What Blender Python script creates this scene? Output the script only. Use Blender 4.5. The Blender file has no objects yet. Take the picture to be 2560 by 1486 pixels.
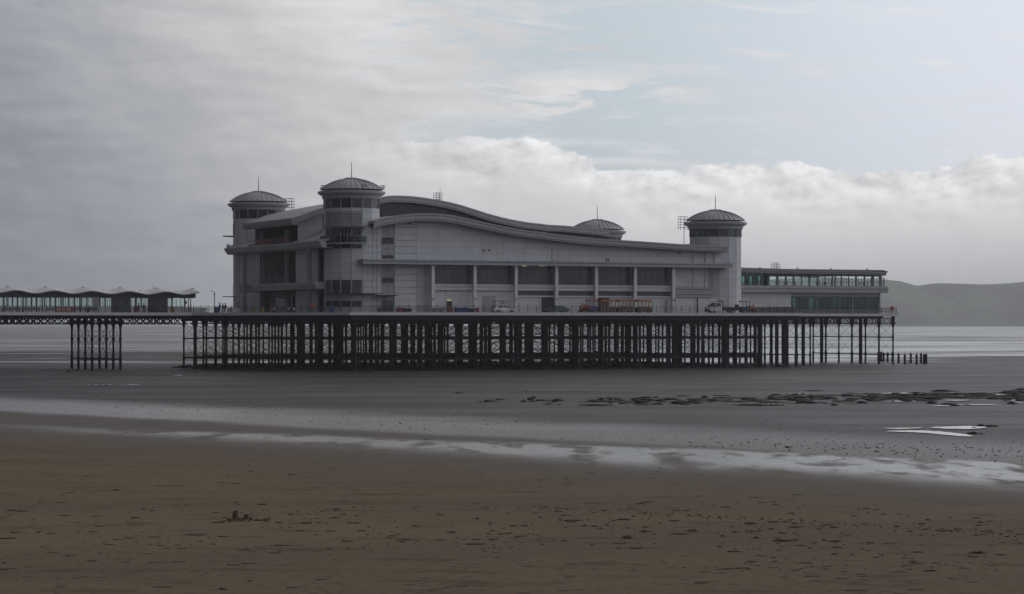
import bpy, bmesh, math, random
from math import sin, cos, pi, radians, sqrt, atan2
from mathutils import Vector, Matrix
random.seed(7)
S = bpy.context.scene
COL = S.collection

# ------------------------------------------------------------------ camera, sky, sun, exposure
F = 6100.0; CX = 1280.0; HY = 808.0; CAMZ = 8.22           # photo pixels (2560 wide), eye 8.2 m above the sand
cam = bpy.data.cameras.new('camera'); camo = bpy.data.objects.new('camera', cam); COL.objects.link(camo)
camo.location = (0, 0, CAMZ); camo.rotation_euler = (pi / 2, 0, 0)
cam.sensor_width = 36; cam.lens = 36 * F / 2560; cam.shift_y = (HY - 743) / 2560
cam.clip_start = 0.5; cam.clip_end = 30000
S.camera = camo
S.view_settings.view_transform = 'Standard'; S.view_settings.look = 'None'
S.view_settings.exposure = 0; S.view_settings.gamma = 1; S.view_settings.use_curve_mapping = False
S.cycles.use_denoising = True
S.cycles.max_bounces = 6; S.cycles.diffuse_bounces = 3; S.cycles.glossy_bounces = 3
S.cycles.transparent_max_bounces = 16; S.cycles.volume_bounces = 1; S.cycles.caustics_reflective = False
S.cycles.caustics_refractive = False
SUN_AZ = radians(48); SUN_EL = radians(36)

class NT:
    def __init__(s, tree): s.t = tree; tree.nodes.clear()
    def n(s, typ, **kw):
        o = s.t.nodes.new(typ)
        for k, v in kw.items():
            if k == 'inp':
                for i, x in v.items(): s.put(o.inputs[i], x)
            else: setattr(o, k, v)
        return o
    def put(s, sock, x):
        if isinstance(x, bpy.types.NodeSocket): s.t.links.new(x, sock)
        elif isinstance(x, bpy.types.Node): s.t.links.new(x.outputs[0], sock)
        else:
            if hasattr(sock, 'default_value') and hasattr(sock.default_value, '__len__') and not hasattr(x, '__len__'): x = [x] * len(sock.default_value)
            if hasattr(x, '__len__') and len(x) == 3 and sock.type == 'RGBA': x = (*x, 1)
            sock.default_value = x
    def m(s, op, a, b=0.0, c=0.0, clamp=False):
        o = s.n('ShaderNodeMath', operation=op, use_clamp=clamp)
        s.put(o.inputs[0], a); s.put(o.inputs[1], b); s.put(o.inputs[2], c)
        return o.outputs[0]
    def add(s, a, b): return s.m('ADD', a, b)
    def sub(s, a, b): return s.m('SUBTRACT', a, b)
    def mul(s, a, b): return s.m('MULTIPLY', a, b)
    def mx(s, a, b): return s.m('MAXIMUM', a, b)
    def mn(s, a, b): return s.m('MINIMUM', a, b)
    def step(s, x, lo, hi, out=(0, 1)):
        o = s.n('ShaderNodeMapRange', interpolation_type='SMOOTHSTEP')
        s.put(o.inputs[0], x); s.put(o.inputs[1], lo); s.put(o.inputs[2], hi); s.put(o.inputs[3], out[0]); s.put(o.inputs[4], out[1])
        return o.outputs[0]
    def lin(s, x, lo, hi, a, b):
        o = s.n('ShaderNodeMapRange')
        s.put(o.inputs[0], x); s.put(o.inputs[1], lo); s.put(o.inputs[2], hi); s.put(o.inputs[3], a); s.put(o.inputs[4], b)
        return o.outputs[0]
    def xyz(s, x, y, z):
        o = s.n('ShaderNodeCombineXYZ'); s.put(o.inputs[0], x); s.put(o.inputs[1], y); s.put(o.inputs[2], z); return o.outputs[0]
    def noise(s, vec, scale=1.0, detail=4.0, rough=0.55, dist=0.0, color=False):
        o = s.n('ShaderNodeTexNoise'); s.put(o.inputs['Vector'], vec)
        o.inputs['Scale'].default_value = scale; o.inputs['Detail'].default_value = detail
        o.inputs['Roughness'].default_value = rough; o.inputs['Distortion'].default_value = dist
        return o.outputs['Color' if color else 'Fac']
    def mix(s, f, a, b):
        o = s.n('ShaderNodeMix', data_type='RGBA'); s.put(o.inputs[0], f); s.put(o.inputs[6], a); s.put(o.inputs[7], b); return o.outputs[2]
    def fmix(s, f, a, b):
        o = s.n('ShaderNodeMix', data_type='FLOAT'); s.put(o.inputs[0], f); s.put(o.inputs[2], a); s.put(o.inputs[3], b); return o.outputs[0]
    def rgb(s, v, tint=(1, 1, 1)):
        o = s.n('ShaderNodeCombineColor')
        for i in range(3): s.put(o.inputs[i], s.mul(v, tint[i]))
        return o.outputs[0]

def build_world():
    w = bpy.data.worlds.new('World'); S.world = w; w.use_nodes = True
    t = NT(w.node_tree)
    tc = t.n('ShaderNodeTexCoord'); sep = t.n('ShaderNodeSeparateXYZ'); t.put(sep.inputs[0], tc.outputs['Generated'])
    dx, dy, dz = sep.outputs
    sx = t.mul(dx, F / 1280); sy = t.mul(dz, F / 804)
    sky = t.n('ShaderNodeTexSky', sky_type='NISHITA', sun_disc=False)
    sky.sun_elevation = SUN_EL; sky.sun_rotation = SUN_AZ; sky.air_density = 1.0; sky.dust_density = 1.5; sky.ozone_density = 1.0
    nis = t.n('ShaderNodeVectorMath', operation='SCALE', inp={0: sky.outputs[0]}); nis.inputs[3].default_value = 0.06
    # nearness to the sun: sky brightens towards it, dimmed behind to darken the walls
    sd = (sin(SUN_AZ) * cos(SUN_EL), cos(SUN_AZ) * cos(SUN_EL), sin(SUN_EL))
    dot = t.n('ShaderNodeVectorMath', operation='DOT_PRODUCT', inp={0: tc.outputs['Generated'], 1: sd}).outputs['Value']
    glow = t.lin(dot, -0.75, 0.75, 0.08, 1.13)
    # noises on the direction, flattened vertically
    v1 = t.xyz(t.mul(dx, 6.0), t.mul(dy, 6.0), t.mul(dz, 15.0))
    big = t.noise(v1, 1.6, 5, 0.55, 0.3)
    v2 = t.xyz(t.add(t.mul(dx, 7.0), t.mul(dz, 9.0)), t.mul(dy, 7.0), t.mul(dz, 44.0))
    wisp = t.noise(v2, 2.2, 7, 0.55, 0.7)
    wisp2 = t.noise(t.xyz(t.add(t.mul(dx, 22.0), t.mul(dz, 30.0)), t.mul(dy, 22.0), t.mul(dz, 105.0)), 1.7, 6, 0.55, 0.6)
    def puff(ox, oz): return t.noise(t.xyz(t.mul(t.add(dx, ox), 30.0), t.mul(dy, 30.0), t.mul(t.add(dz, oz), 52.0)), 1.0, 9, 0.61, 0.10)
    bil = puff(0, 0); bil_s = puff(0.0035, 0.0030)                   # second sample a step towards the sun: lit and shaded sides
    relief = t.sub(bil, bil_s)
    bil2 = t.noise(t.xyz(t.mul(dx, 10.0), t.mul(dy, 10.0), t.mul(dz, 19.0)), 1.5, 4, 0.5, 0.2)
    # overcast sheet on the left
    e = t.add(t.sub(t.sub(sx, t.step(sy, 1.05, 2.6, (0.0, 2.2))), -0.02), t.add(t.mul(t.sub(wisp, 0.5), 1.25), t.add(t.mul(t.sub(big, 0.5), 0.30), t.mul(t.sub(wisp2, 0.5), 0.40))))  # also spread overhead, out of view, to cut ambient light
    m1 = t.step(e, -0.15, 0.08, (1, 0))
    # bank of cumulus along the horizon
    top = t.add(t.add(0.478, t.step(sx, 0.62, 0.95, (0.0, 0.035))), t.step(sx, 0.27, -0.02, (0.0, 0.105)))
    top = t.add(top, t.add(t.mul(t.sub(bil2, 0.5), 0.09), t.mul(t.sub(bil, 0.5), 0.17)))
    dep = t.sub(top, sy)                                            # depth below the bank's top
    m2 = t.step(dep, -0.003, 0.014)
    # lens-shaped streaks of high cloud
    lensy = t.sub(1.0, t.m('ABSOLUTE', t.mul(t.sub(sy, 0.695), 9.0)))
    lens = t.mul(t.step(lensy, 0.0, 0.7), t.step(sx, 0.50, 0.22))
    m3 = t.mul(lens, t.step(t.add(wisp, t.mul(t.sub(wisp2, .5), .5)), 0.42, 0.54))
    m4 = t.mul(t.step(t.add(wisp, t.mul(t.sub(wisp2, .5), .4)), 0.47, 0.72), 0.60)                      # faint veils everywhere
    hi = t.mul(t.step(sy, 1.0, 1.9), t.step(big, 0.40, 0.62))       # broken cloud higher up
    cov = t.mx(t.mx(m1, m2), t.mx(t.mx(m3, m4), hi))
    # brightness of the cloud
    dg = t.add(sx, t.mul(t.sub(t.mn(sy, 1.1), 0.5), 0.35))
    lr = t.step(dg, -1.12, 0.02, (0.315, 0.70))
    lr = t.mul(lr, t.add(1.0, t.mul(t.sub(wisp, 0.5), 0.42)))
    lr = t.mul(lr, t.add(1.0, t.add(t.mul(t.sub(big, 0.5), 0.42), t.mul(t.sub(wisp2, 0.5), 0.20))))
    lr = t.add(lr, t.mul(relief, 0.22))
    lr = t.mul(lr, t.step(sy, 1.1, 5.0, (1.0, 0.62)))             # sheet dimmed above the frame to cut ambient light
    bank = t.add(t.step(dep, 0.0, 0.42, (0.80, 0.60)), t.mul(relief, t.step(dep, 0.22, 0.0, (0.16, 1.7))))
    bank = t.add(bank, t.mul(t.sub(bil2, 0.5), t.step(dep, 0.30, 0.0, (0.08, 0.28))))
    bank = t.sub(bank, t.mul(t.step(sy, 0.35, 0.0), t.step(sx, 0.3, 1.0, (0.0, 0.07))))
    bmask = t.mul(m2, t.step(sx, -0.42, 0.12))
    bright = t.fmix(bmask, lr, bank)
    warm = t.step(bright, 0.30, 0.62)
    cloud = t.mix(warm, t.rgb(t.mul(bright, glow), (0.95, 1.0, 1.12)), t.rgb(t.mul(bright, glow), (1.0, 1.0, 1.01)))
    vb = t.mul(t.step(sx, 0.0, 1.0, (0.63, 0.79)), glow)
    veil = t.mix(t.step(sx, 0.1, 1.0), t.rgb(vb, (0.90, 1.02, 1.11)), t.rgb(vb, (0.95, 1.0, 1.12)))
    blue = t.mix(0.86, nis.outputs[0], veil)
    col = t.mix(cov, blue, cloud)
    bg = t.n('ShaderNodeBackground', inp={0: col, 1: 1.0})
    out = t.n('ShaderNodeOutputWorld'); t.put(out.inputs[0], bg)
build_world()
sl = bpy.data.lights.new('sun', 'SUN'); sl.energy = 0.5; sl.angle = radians(14); sl.color = (1.0, 0.95, 0.88)
so = bpy.data.objects.new('sun', sl); COL.objects.link(so)
so.rotation_euler = Vector((-sin(SUN_AZ) * cos(SUN_EL), -cos(SUN_AZ) * cos(SUN_EL), -sin(SUN_EL))).to_track_quat('-Z', 'Y').to_euler()

# ------------------------------------------------------------------ materials
MATS = {}
def mat(name, col, rough=0.6, metal=0.0, spec=0.5, var=0.12, scale=1.5, streak=0.0, bump=0.0, each=0.0):
    """plain procedural surface: colour with soft mottling and optional rain streaks"""
    m = bpy.data.materials.new(name); m.use_nodes = True; t = NT(m.node_tree)
    out = t.n('ShaderNodeOutputMaterial'); b = t.n('ShaderNodeBsdfPrincipled')
    g = t.n('ShaderNodeNewGeometry'); pos = g.outputs['Position']
    nz = t.noise(pos, scale, 5, 0.6)
    c = t.mix(t.mul(t.step(nz, 0.3, 0.75), var), col, tuple(x * 0.45 for x in col))
    if streak:
        sp = t.n('ShaderNodeSeparateXYZ', inp={0: pos})
        st = t.noise(t.xyz(t.mul(sp.outputs[0], 3.0), t.mul(sp.outputs[1], 3.0), t.mul(sp.outputs[2], 0.22)), 1.0, 4, 0.65)
        c = t.mix(t.mul(t.step(st, 0.45, 0.8), streak), c, tuple(x * 0.5 for x in col))
    if each:                                                   # every panel left the works a shade different
        oi = t.n('ShaderNodeObjectInfo'); c = t.mix(t.mul(oi.outputs['Random'], each), c, tuple(x * 0.5 for x in col))
    t.put(b.inputs['Base Color'], c); b.inputs['Metallic'].default_value = metal
    t.put(b.inputs['Roughness'], t.add(rough, t.mul(t.sub(nz, 0.5), 0.25))); b.inputs['Specular IOR Level'].default_value = spec
    if bump:
        bp = t.n('ShaderNodeBump'); bp.inputs['Strength'].default_value = bump; t.put(bp.inputs['Height'], t.noise(pos, scale * 6, 4, 0.6)); t.put(b.inputs['Normal'], bp)
    t.put(out.inputs[0], b); MATS[name] = m
    return m
mat('white_cladding', (0.66, 0.665, 0.70), 0.55, spec=0.4, var=0.16, scale=0.5, streak=0.34, each=0.16)
mat('tower_cladding', (0.62, 0.625, 0.66), 0.55, spec=0.4, var=0.16, scale=0.6, streak=0.34, each=0.18)
mat('wall_joint', (0.40, 0.40, 0.43), 0.7)
mat('tower_joint', (0.25, 0.25, 0.27), 0.7)
mat('grey_trim', (0.42, 0.42, 0.45), 0.5, spec=0.4, var=0.2, streak=0.4, each=0.15)
mat('dark_trim', (0.20, 0.20, 0.22), 0.55, var=0.15)
mat('roof_grey', (0.30, 0.295, 0.29), 0.6, var=0.2, scale=0.5, streak=0.2)
mat('lead', (0.34, 0.34, 0.365), 0.42, metal=0.2, var=0.25, scale=1.2, streak=0.3)
mat('seam', (0.25, 0.25, 0.27), 0.5, metal=0.3)
mat('steel', (0.28, 0.28, 0.30), 0.4, metal=0.6)
mat('dark_glass', (0.050, 0.053, 0.068), 0.12, spec=0.6, var=0.4, scale=0.35, each=0.7)
mat('bay_glass', (0.085, 0.085, 0.10), 0.2, spec=0.55, var=0.7, scale=0.28, each=0.7)
mat('black_glass', (0.012, 0.013, 0.018), 0.1, spec=0.5)
mat('recess', (0.06, 0.06, 0.07), 0.8)
mat('clerestory', (0.030, 0.031, 0.038), 0.3, var=0.3, scale=0.4)
mat('iron', (0.010, 0.010, 0.014), 0.65, spec=0.25, var=0.3)
mat('rail_iron', (0.045, 0.045, 0.055), 0.55, spec=0.3)
mat('deck_edge', (0.72, 0.71, 0.75), 0.6, spec=0.3, var=0.15, streak=0.35)
mat('deck', (0.20, 0.18, 0.16), 0.8, var=0.3)
mat('pillar_white', (0.72, 0.72, 0.75), 0.5, spec=0.4, var=0.1, streak=0.18)
mat('column_grey', (0.27, 0.27, 0.30), 0.5)
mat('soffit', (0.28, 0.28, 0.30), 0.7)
mat('shutter', (0.66, 0.66, 0.69), 0.5, var=0.15)
mat('shelter_white', (0.55, 0.54, 0.55), 0.45, var=0.1)
mat('shelter_dark', (0.075, 0.075, 0.088), 0.6)
mat('red', (0.26, 0.032, 0.026), 0.5)
mat('dark_red', (0.20, 0.030, 0.030), 0.5)
mat('orange_red', (0.38, 0.055, 0.032), 0.5)
mat('yellow', (0.34, 0.21, 0.028), 0.5)
mat('panel_red', (0.15, 0.028, 0.028), 0.5)
mat('panel_blue', (0.035, 0.045, 0.12), 0.5)
mat('blue', (0.03, 0.055, 0.19), 0.45)
mat('bin_blue', (0.02, 0.06, 0.20), 0.45)
mat('green_paint', (0.02, 0.16, 0.07), 0.5)
mat('silver_paint', (0.50, 0.50, 0.52), 0.3, metal=0.5, var=0.05)
mat('teal_paint', (0.055, 0.075, 0.085), 0.28, metal=0.3, var=0.05)
mat('white_paint', (0.55, 0.55, 0.57), 0.35, var=0.06)
mat('truck_dark', (0.025, 0.026, 0.035), 0.6)
mat('tyre', (0.012, 0.012, 0.013), 0.8)
mat('rim', (0.35, 0.35, 0.36), 0.35, metal=0.7)
mat('tail_light', (0.35, 0.02, 0.02), 0.3)
mat('headlight', (0.6, 0.6, 0.62), 0.15)
mat('skin', (0.42, 0.25, 0.18), 0.6)
mat('hair', (0.03, 0.02, 0.015), 0.7)
mat('cloth_black', (0.014, 0.014, 0.018), 0.85)
mat('cloth_navy', (0.018, 0.022, 0.045), 0.85)
mat('cloth_red', (0.20, 0.025, 0.035), 0.85)
mat('cloth_grey', (0.10, 0.10, 0.11), 0.85)
mat('denim', (0.030, 0.037, 0.065), 0.85)
mat('bench_wood', (0.16, 0.13, 0.11), 0.7)
mat('rock', (0.026, 0.024, 0.025), 0.85, spec=0.25, var=0.5, scale=3.0, bump=0.6)
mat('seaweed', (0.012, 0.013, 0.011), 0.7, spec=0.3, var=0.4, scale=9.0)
mat('seaweed_brown', (0.075, 0.052, 0.036), 0.8, spec=0.15, var=0.4, scale=9.0)
mat('castle_sand', (0.095, 0.066, 0.040), 0.9, spec=0.1, var=0.5, scale=14.0, bump=0.7)
mat('pile_wood', (0.014, 0.013, 0.014), 0.85, spec=0.2, var=0.4, scale=4)
mat('concrete', (0.30, 0.30, 0.31), 0.8)

def glass(name, tint, gloss=0.12, rough=0.05, tnt_rough=None):
    m = bpy.data.materials.new(name); m.use_nodes = True; t = NT(m.node_tree)
    out = t.n('ShaderNodeOutputMaterial')
    tr = t.n('ShaderNodeBsdfTransparent', inp={0: tint}); gl = t.n('ShaderNodeBsdfGlossy', inp={0: (0.8, 0.9, 0.9)}); gl.inputs['Roughness'].default_value = rough
    fr = t.n('ShaderNodeFresnel'); fr.inputs[0].default_value = 1.4
    mx = t.n('ShaderNodeMixShader', inp={0: t.m('ADD', t.mul(fr.outputs[0], 0.8), gloss * 0.2), 1: tr.outputs[0], 2: gl.outputs[0]})
    t.put(out.inputs[0], mx); MATS[name] = m
glass('teal_glass', (0.72, 0.88, 0.84)); glass('pale_glass', (0.92, 0.965, 0.955)); glass('dark_teal_glass', (0.50, 0.72, 0.66)); glass('grey_glass', (0.34, 0.44, 0.44)); glass('stair_glass', (0.42, 0.62, 0.57))
def lamp_mat():
    m = bpy.data.materials.new('lit_tube'); m.use_nodes = True; t = NT(m.node_tree)
    o = t.n('ShaderNodeOutputMaterial'); e = t.n('ShaderNodeEmission', inp={0: (1.0, 0.85, 0.35), 1: 0.55}); t.put(o.inputs[0], e); MATS['lit_tube'] = m
lamp_mat()

# ------------------------------------------------------------------ mesh helpers
class MB:
    def __init__(s): s.v = []; s.f = []
    def poly(s, pts): n = len(s.v); s.v += [tuple(p) for p in pts]; s.f.append(tuple(range(n, n + len(pts)))); return s
    def box(s, x0, x1, y0, y1, z0, z1):
        if x0 > x1: x0, x1 = x1, x0
        if y0 > y1: y0, y1 = y1, y0
        if z0 > z1: z0, z1 = z1, z0
        n = len(s.v)
        s.v += [(x0, y0, z0), (x1, y0, z0), (x1, y1, z0), (x0, y1, z0), (x0, y0, z1), (x1, y0, z1), (x1, y1, z1), (x0, y1, z1)]
        s.f += [tuple(n + i for i in q) for q in ((3, 2, 1, 0), (4, 5, 6, 7), (0, 1, 5, 4), (1, 2, 6, 5), (2, 3, 7, 6), (3, 0, 4, 7))]
        return s
    def tube(s, p, q, r, n=8, r2=None, cap=True):
        p = Vector(p); q = Vector(q); r2 = r if r2 is None else r2
        d = (q - p).normalized(); a = d.orthogonal().normalized(); b = d.cross(a)
        k = len(s.v)
        for c, rr in ((p, r), (q, r2)):
            for i in range(n):
                w = 2 * pi * (i + 0.5) / n
                s.v.append(tuple(c + (a * cos(w) + b * sin(w)) * rr))
        for i in range(n):
            j = (i + 1) % n; s.f.append((k + i, k + j, k + n + j, k + n + i))
        if cap: s.f.append(tuple(k + i for i in reversed(range(n)))); s.f.append(tuple(k + n + i for i in range(n)))
        return s
    def bar(s, p, q, w, h):
        """rectangular bar, w across, h in the vertical-ish direction"""
        p = Vector(p); q = Vector(q); d = (q - p).normalized()
        up = Vector((0, 0, 1)) if abs(d.z) < 0.99 else Vector((0, 1, 0))
        a = d.cross(up).normalized() * w / 2; b = a.cross(d).normalized() * h / 2
        k = len(s.v)
        for c in (p, q): s.v += [tuple(c + x) for x in (-a - b, a - b, a + b, -a + b)]
        s.f += [tuple(k + i for i in f) for f in ((3, 2, 1, 0), (4, 5, 6, 7), (0, 1, 5, 4), (1, 2, 6, 5), (2, 3, 7, 6), (3, 0, 4, 7))]
        return s
    def prism(s, pts, off):
        """closed polygon pts extruded by vector off"""
        k = len(s.v); n = len(pts); off = Vector(off)
        s.v += [tuple(p) for p in pts] + [tuple(Vector(p) + off) for p in pts]
        s.f.append(tuple(k + i for i in range(n))); s.f.append(tuple(k + n + i for i in reversed(range(n))))
        for i in range(n): j = (i + 1) % n; s.f.append((k + j, k + i, k + n + i, k + n + j))
        return s
    def lathe(s, prof, n=32, c=(0, 0, 0), a0=0.0, a1=2 * pi, close=False):
        full = abs(a1 - a0 - 2 * pi) < 1e-6; m = n if full else n + 1; k = len(s.v); P = len(prof)
        for i in range(m):
            a = a0 + (a1 - a0) * i / n
            for r, z in prof: s.v.append((c[0] + r * cos(a), c[1] + r * sin(a), c[2] + z))
        for i in range(n):
            j = (i + 1) % m
            for q in range(P if close else P - 1):
                w = (q + 1) % P
                s.f.append((k + i * P + q, k + j * P + q, k + j * P + w, k + i * P + w))
        if close and not full:
            s.f.append(tuple(k + q for q in range(P))); s.f.append(tuple(k + n * P + q for q in reversed(range(P))))
        return s
    def sweep(s, path, prof):
        """path: list of points (x,y,z); prof: function(i) -> closed list of absolute points, same count"""
        k = len(s.v); rings = [prof(i) for i in range(len(path))]; P = len(rings[0])
        for r in rings: s.v += [tuple(p) for p in r]
        for i in range(len(path) - 1):
            for q in range(P):
                w = (q + 1) % P; s.f.append((k + i * P + q, k + i * P + w, k + (i + 1) * P + w, k + (i + 1) * P + q))
        s.f.append(tuple(k + q for q in reversed(range(P)))); s.f.append(tuple(k + (len(path) - 1) * P + q for q in range(P)))
        return s
    def lump(s, c, rx, ry, rz, seed=0, n=7, rings=3):
        rnd = random.Random(seed); k = len(s.v)
        ph = [rnd.uniform(0.6, 1.25) for _ in range(n)]
        for j in range(rings):
            a = j / rings * pi / 2 * 0.92
            for i in range(n):
                w = 2 * pi * i / n + j * 0.3; q = ph[i] * rnd.uniform(0.85, 1.12)
                s.v.append((c[0] + rx * cos(a) * cos(w) * q, c[1] + ry * cos(a) * sin(w) * q, c[2] + rz * sin(a) * rnd.uniform(0.75, 1.2) - (0.02 if j == 0 else 0)))
        s.v.append((c[0] + rx * rnd.uniform(-.2, .2), c[1], c[2] + rz)); tp = len(s.v) - 1
        for j in range(rings - 1):
            for i in range(n):
                m = (i + 1) % n; s.f.append((k + j * n + i, k + j * n + m, k + (j + 1) * n + m, k + (j + 1) * n + i))
        for i in range(n): s.f.append((k + (rings - 1) * n + i, k + (rings - 1) * n + (i + 1) % n, tp))
        return s
    def mesh(s, name, material, smooth=False, fix=True):
        me = bpy.data.meshes.new(name); me.from_pydata(s.v, [], s.f); me.update()
        if fix:
            bm = bmesh.new(); bm.from_mesh(me); bmesh.ops.recalc_face_normals(bm, faces=bm.faces); bm.to_mesh(me); bm.free()
        if smooth:
            for p in me.polygons: p.use_smooth = True
            try: me.set_sharp_from_angle(angle=radians(35))
            except Exception: pass
        me.materials.append(MATS[material] if isinstance(material, str) else material)
        return me
    def build(s, name, material, parent=None, smooth=False, fix=True): return put(name, s.mesh(name, material, smooth, fix), parent)

def put(name, me, parent=None, loc=(0, 0, 0), rz=0.0):
    o = bpy.data.objects.new(name, me); COL.objects.link(o); o.location = loc; o.rotation_euler = (0, 0, rz)
    if parent is not None: o.parent = parent
    return o
def tag(o, label, cat, group=None):
    o['label'] = label; o['category'] = cat
    if group: o['group'] = group
    return o
def thing(name, label, cat, loc=(0, 0, 0), rz=0.0, group=None):
    o = bpy.data.objects.new(name, None); COL.objects.link(o); o.location = loc; o.rotation_euler = (0, 0, rz); o.empty_display_size = 0.3
    return tag(o, label, cat, group)
def kids(o): return [x for x in COL.objects if x.parent is o]
def copy_tree(o, parent=None):
    c = o.copy(); COL.objects.link(c); c.parent = parent
    for ch in list(o.children): copy_tree(ch, c)
    return c
def stuff(o): o['kind'] = 'stuff'; return o
def struct(o): o['kind'] = 'structure'; return o
BX = lambda x0, x1, y0, y1, z0, z1: MB().box(x0, x1, y0, y1, z0, z1)

# pier frame: u runs along the long side of the pavilion (seaward), v away from the beach, turned 25.8 degrees to the view
X0, Y0 = -28.27, 430.0
TH = atan2(0.4349, 0.9005); CT, ST = cos(TH), sin(TH)
def W(u, v, z=0.0): return (X0 + CT * u - ST * v, Y0 + ST * u + CT * v, z)
def U_at(x, v):                                            # photo column x on the upright plane v = const
    t = (x - CX) / F; return (t * (Y0 + CT * v) - X0 + ST * v) / (CT - t * ST)
def V_at(x, u):
    t = (x - CX) / F; return (X0 + CT * u - t * (Y0 + ST * u)) / (ST + t * CT)
def Z_at(y, u, v): return CAMZ + (HY - y) * (Y0 + ST * u + CT * v) / F
def G_at(x, y, z=0.0):                                     # photo pixel on the flat sand
    d = (CAMZ - z) * F / (y - HY); return ((x - CX) / F * d, d)
def z1(x, y): return (540 + x / 3.483, 380 + y / 3.483)     # readings from enlarged crops -> photo pixels
def z2(x, y): return (900 + x / 4.302, 460 + y / 4.302)
def z3(x, y): return (1360 + x / 4.572, 480 + y / 4.572)
def z4(x, y): return (1780 + x / 4.304, 600 + y / 4.304)
DECK = 10.0
# ------------------------------------------------------------------ beach, sea, hills, haze
def sand_material():
    m = bpy.data.materials.new('beach_sand'); m.use_nodes = True; t = NT(m.node_tree)
    out = t.n('ShaderNodeOutputMaterial'); b = t.n('ShaderNodeBsdfPrincipled')
    g = t.n('ShaderNodeNewGeometry'); pos = g.outputs['Position']; sp = t.n('ShaderNodeSeparateXYZ', inp={0: pos})
    x, y = sp.outputs[0], sp.outputs[1]
    tt = t.mul(t.add(y, t.mul(x, 1.1)), 1.025)                              # runs seaward across the tide lines
    wob = t.noise(t.xyz(t.mul(x, 0.05), t.mul(y, 0.02), 0), 1.0, 4, 0.6)
    tt = t.add(tt, t.mul(t.sub(wob, 0.5), 14.0))
    fine = t.noise(t.xyz(t.mul(x, 5.0), t.mul(y, 0.9), 0), 1.0, 3, 0.6)       # worm casts and ripples
    speck = t.noise(t.xyz(t.mul(x, 8.0), t.mul(y, 2.2), 0), 1.0, 3, 0.65)
    mid = t.noise(t.xyz(t.mul(x, 0.35), t.mul(y, 0.10), 0), 1.0, 5, 0.6)
    lng = t.noise(t.xyz(t.mul(x, 0.030), t.mul(y, 0.085), 0), 1.0, 5, 0.55, 0.4)
    wave = t.noise(t.xyz(t.mul(x, 0.012), t.mul(y, 0.026), 0), 1.0, 5, 0.55, 0.4)
    rip = t.noise(t.xyz(t.mul(x, 1.2), t.mul(y, 4.0), 0), 1.0, 3, 0.6)
    # tide bands
    upper1 = t.lin(x, -40, 30, 158, 186)
    band1 = t.mul(t.step(tt, 145, 163), t.step(tt, t.add(upper1, 2), t.sub(upper1, 6)))
    band1 = t.mul(band1, t.mul(t.step(mid, 0.30, 0.54), 0.9))
    b2e = t.lin(x, -55, 25, 0.62, 0.50)
    band2 = t.mul(t.mul(t.step(tt, 174, 183), t.step(tt, 222, 196)), t.step(speck, t.sub(0.84, b2e), t.sub(1.08, b2e)))
    band2 = t.mul(band2, t.lin(x, -50, 5, 0.9, 0.62))
    flat = t.step(tt, 176, 210)                                # wet mud from here to the sea
    glint = t.mul(flat, t.step(speck, t.lin(x, -30, 60, 0.62, 0.56), t.lin(x, -30, 60, 0.72, 0.66)))
    pool = t.mul(t.step(y, 440, 560), t.step(t.add(wave, t.lin(x, -80, 90, -0.04, 0.06)), 0.50, 0.60))
    wet = t.mx(t.mx(band1, band2), t.mx(t.mul(glint, 0.8), pool))
    damp = t.mx(t.step(tt, 118, 160), wet)
    # colour
    dry = t.mix(t.step(lng, 0.35, 0.7), (0.182, 0.135, 0.090), (0.148, 0.112, 0.076))
    dry = t.mix(t.mul(t.step(t.noise(t.xyz(t.mul(x, 1.6), t.mul(y, 2.2), 0), 1.0, 4, 0.65), 0.50, 0.72), 0.55), dry, (0.065, 0.046, 0.035))
    dry = t.mix(t.mul(t.step(t.noise(t.xyz(t.mul(x, 5.0), t.mul(y, 7.0), 0), 1.0, 4, 0.7), 0.48, 0.70), 0.45), dry, (0.085, 0.062, 0.046))
    blot = t.noise(t.xyz(t.mul(x, 0.22), t.mul(y, 0.5), 4.0), 1.0, 6, 0.68, 0.3)
    dry = t.mix(t.mul(t.step(blot, 0.52, 0.68), 0.7), dry, (0.082, 0.054, 0.036))
    dry = t.mix(t.mul(t.step(rip, 0.40, 0.65), 0.16), dry, (0.10, 0.075, 0.058))
    dampc = t.mix(t.step(mid, 0.35, 0.7), (0.135, 0.115, 0.102), (0.115, 0.099, 0.089))
    mud = t.mix(t.step(fine, 0.42, 0.62), (0.040, 0.037, 0.039), (0.072, 0.068, 0.070))
    mud = t.mix(t.mul(t.step(lng, 0.5, 0.7), 0.5), mud, (0.034, 0.031, 0.033))
    c = t.mix(damp, dry, dampc); c = t.mix(flat, c, mud); c = t.mix(t.mul(wet, 0.5), c, (0.05, 0.05, 0.052))
    t.put(b.inputs['Base Color'], c)
    r0 = t.fmix(flat, t.fmix(damp, 0.95, 0.72), t.add(0.50, t.mul(t.sub(lng, 0.5), 0.4)))
    t.put(b.inputs['Roughness'], t.fmix(wet, r0, 0.20))
    t.put(b.inputs['Specular IOR Level'], t.fmix(wet, t.fmix(damp, 0.04, t.fmix(flat, 0.07, t.lin(x, -40, 70, 0.035, 0.10))), 0.42))  # mud specular grows rightwards, painting in the sunward sheen
    bp = t.n('ShaderNodeBump'); bp.inputs['Strength'].default_value = 0.55; bp.inputs['Distance'].default_value = 0.05
    hgt = t.add(t.mul(t.noise(pos, 5.0, 5, 0.65), t.fmix(wet, 1.0, 0.06)), t.mul(rip, t.fmix(wet, 0.7, 0.0)))
    t.put(bp.inputs['Height'], hgt); t.put(b.inputs['Normal'], bp)
    t.put(out.inputs[0], b); return m

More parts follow.
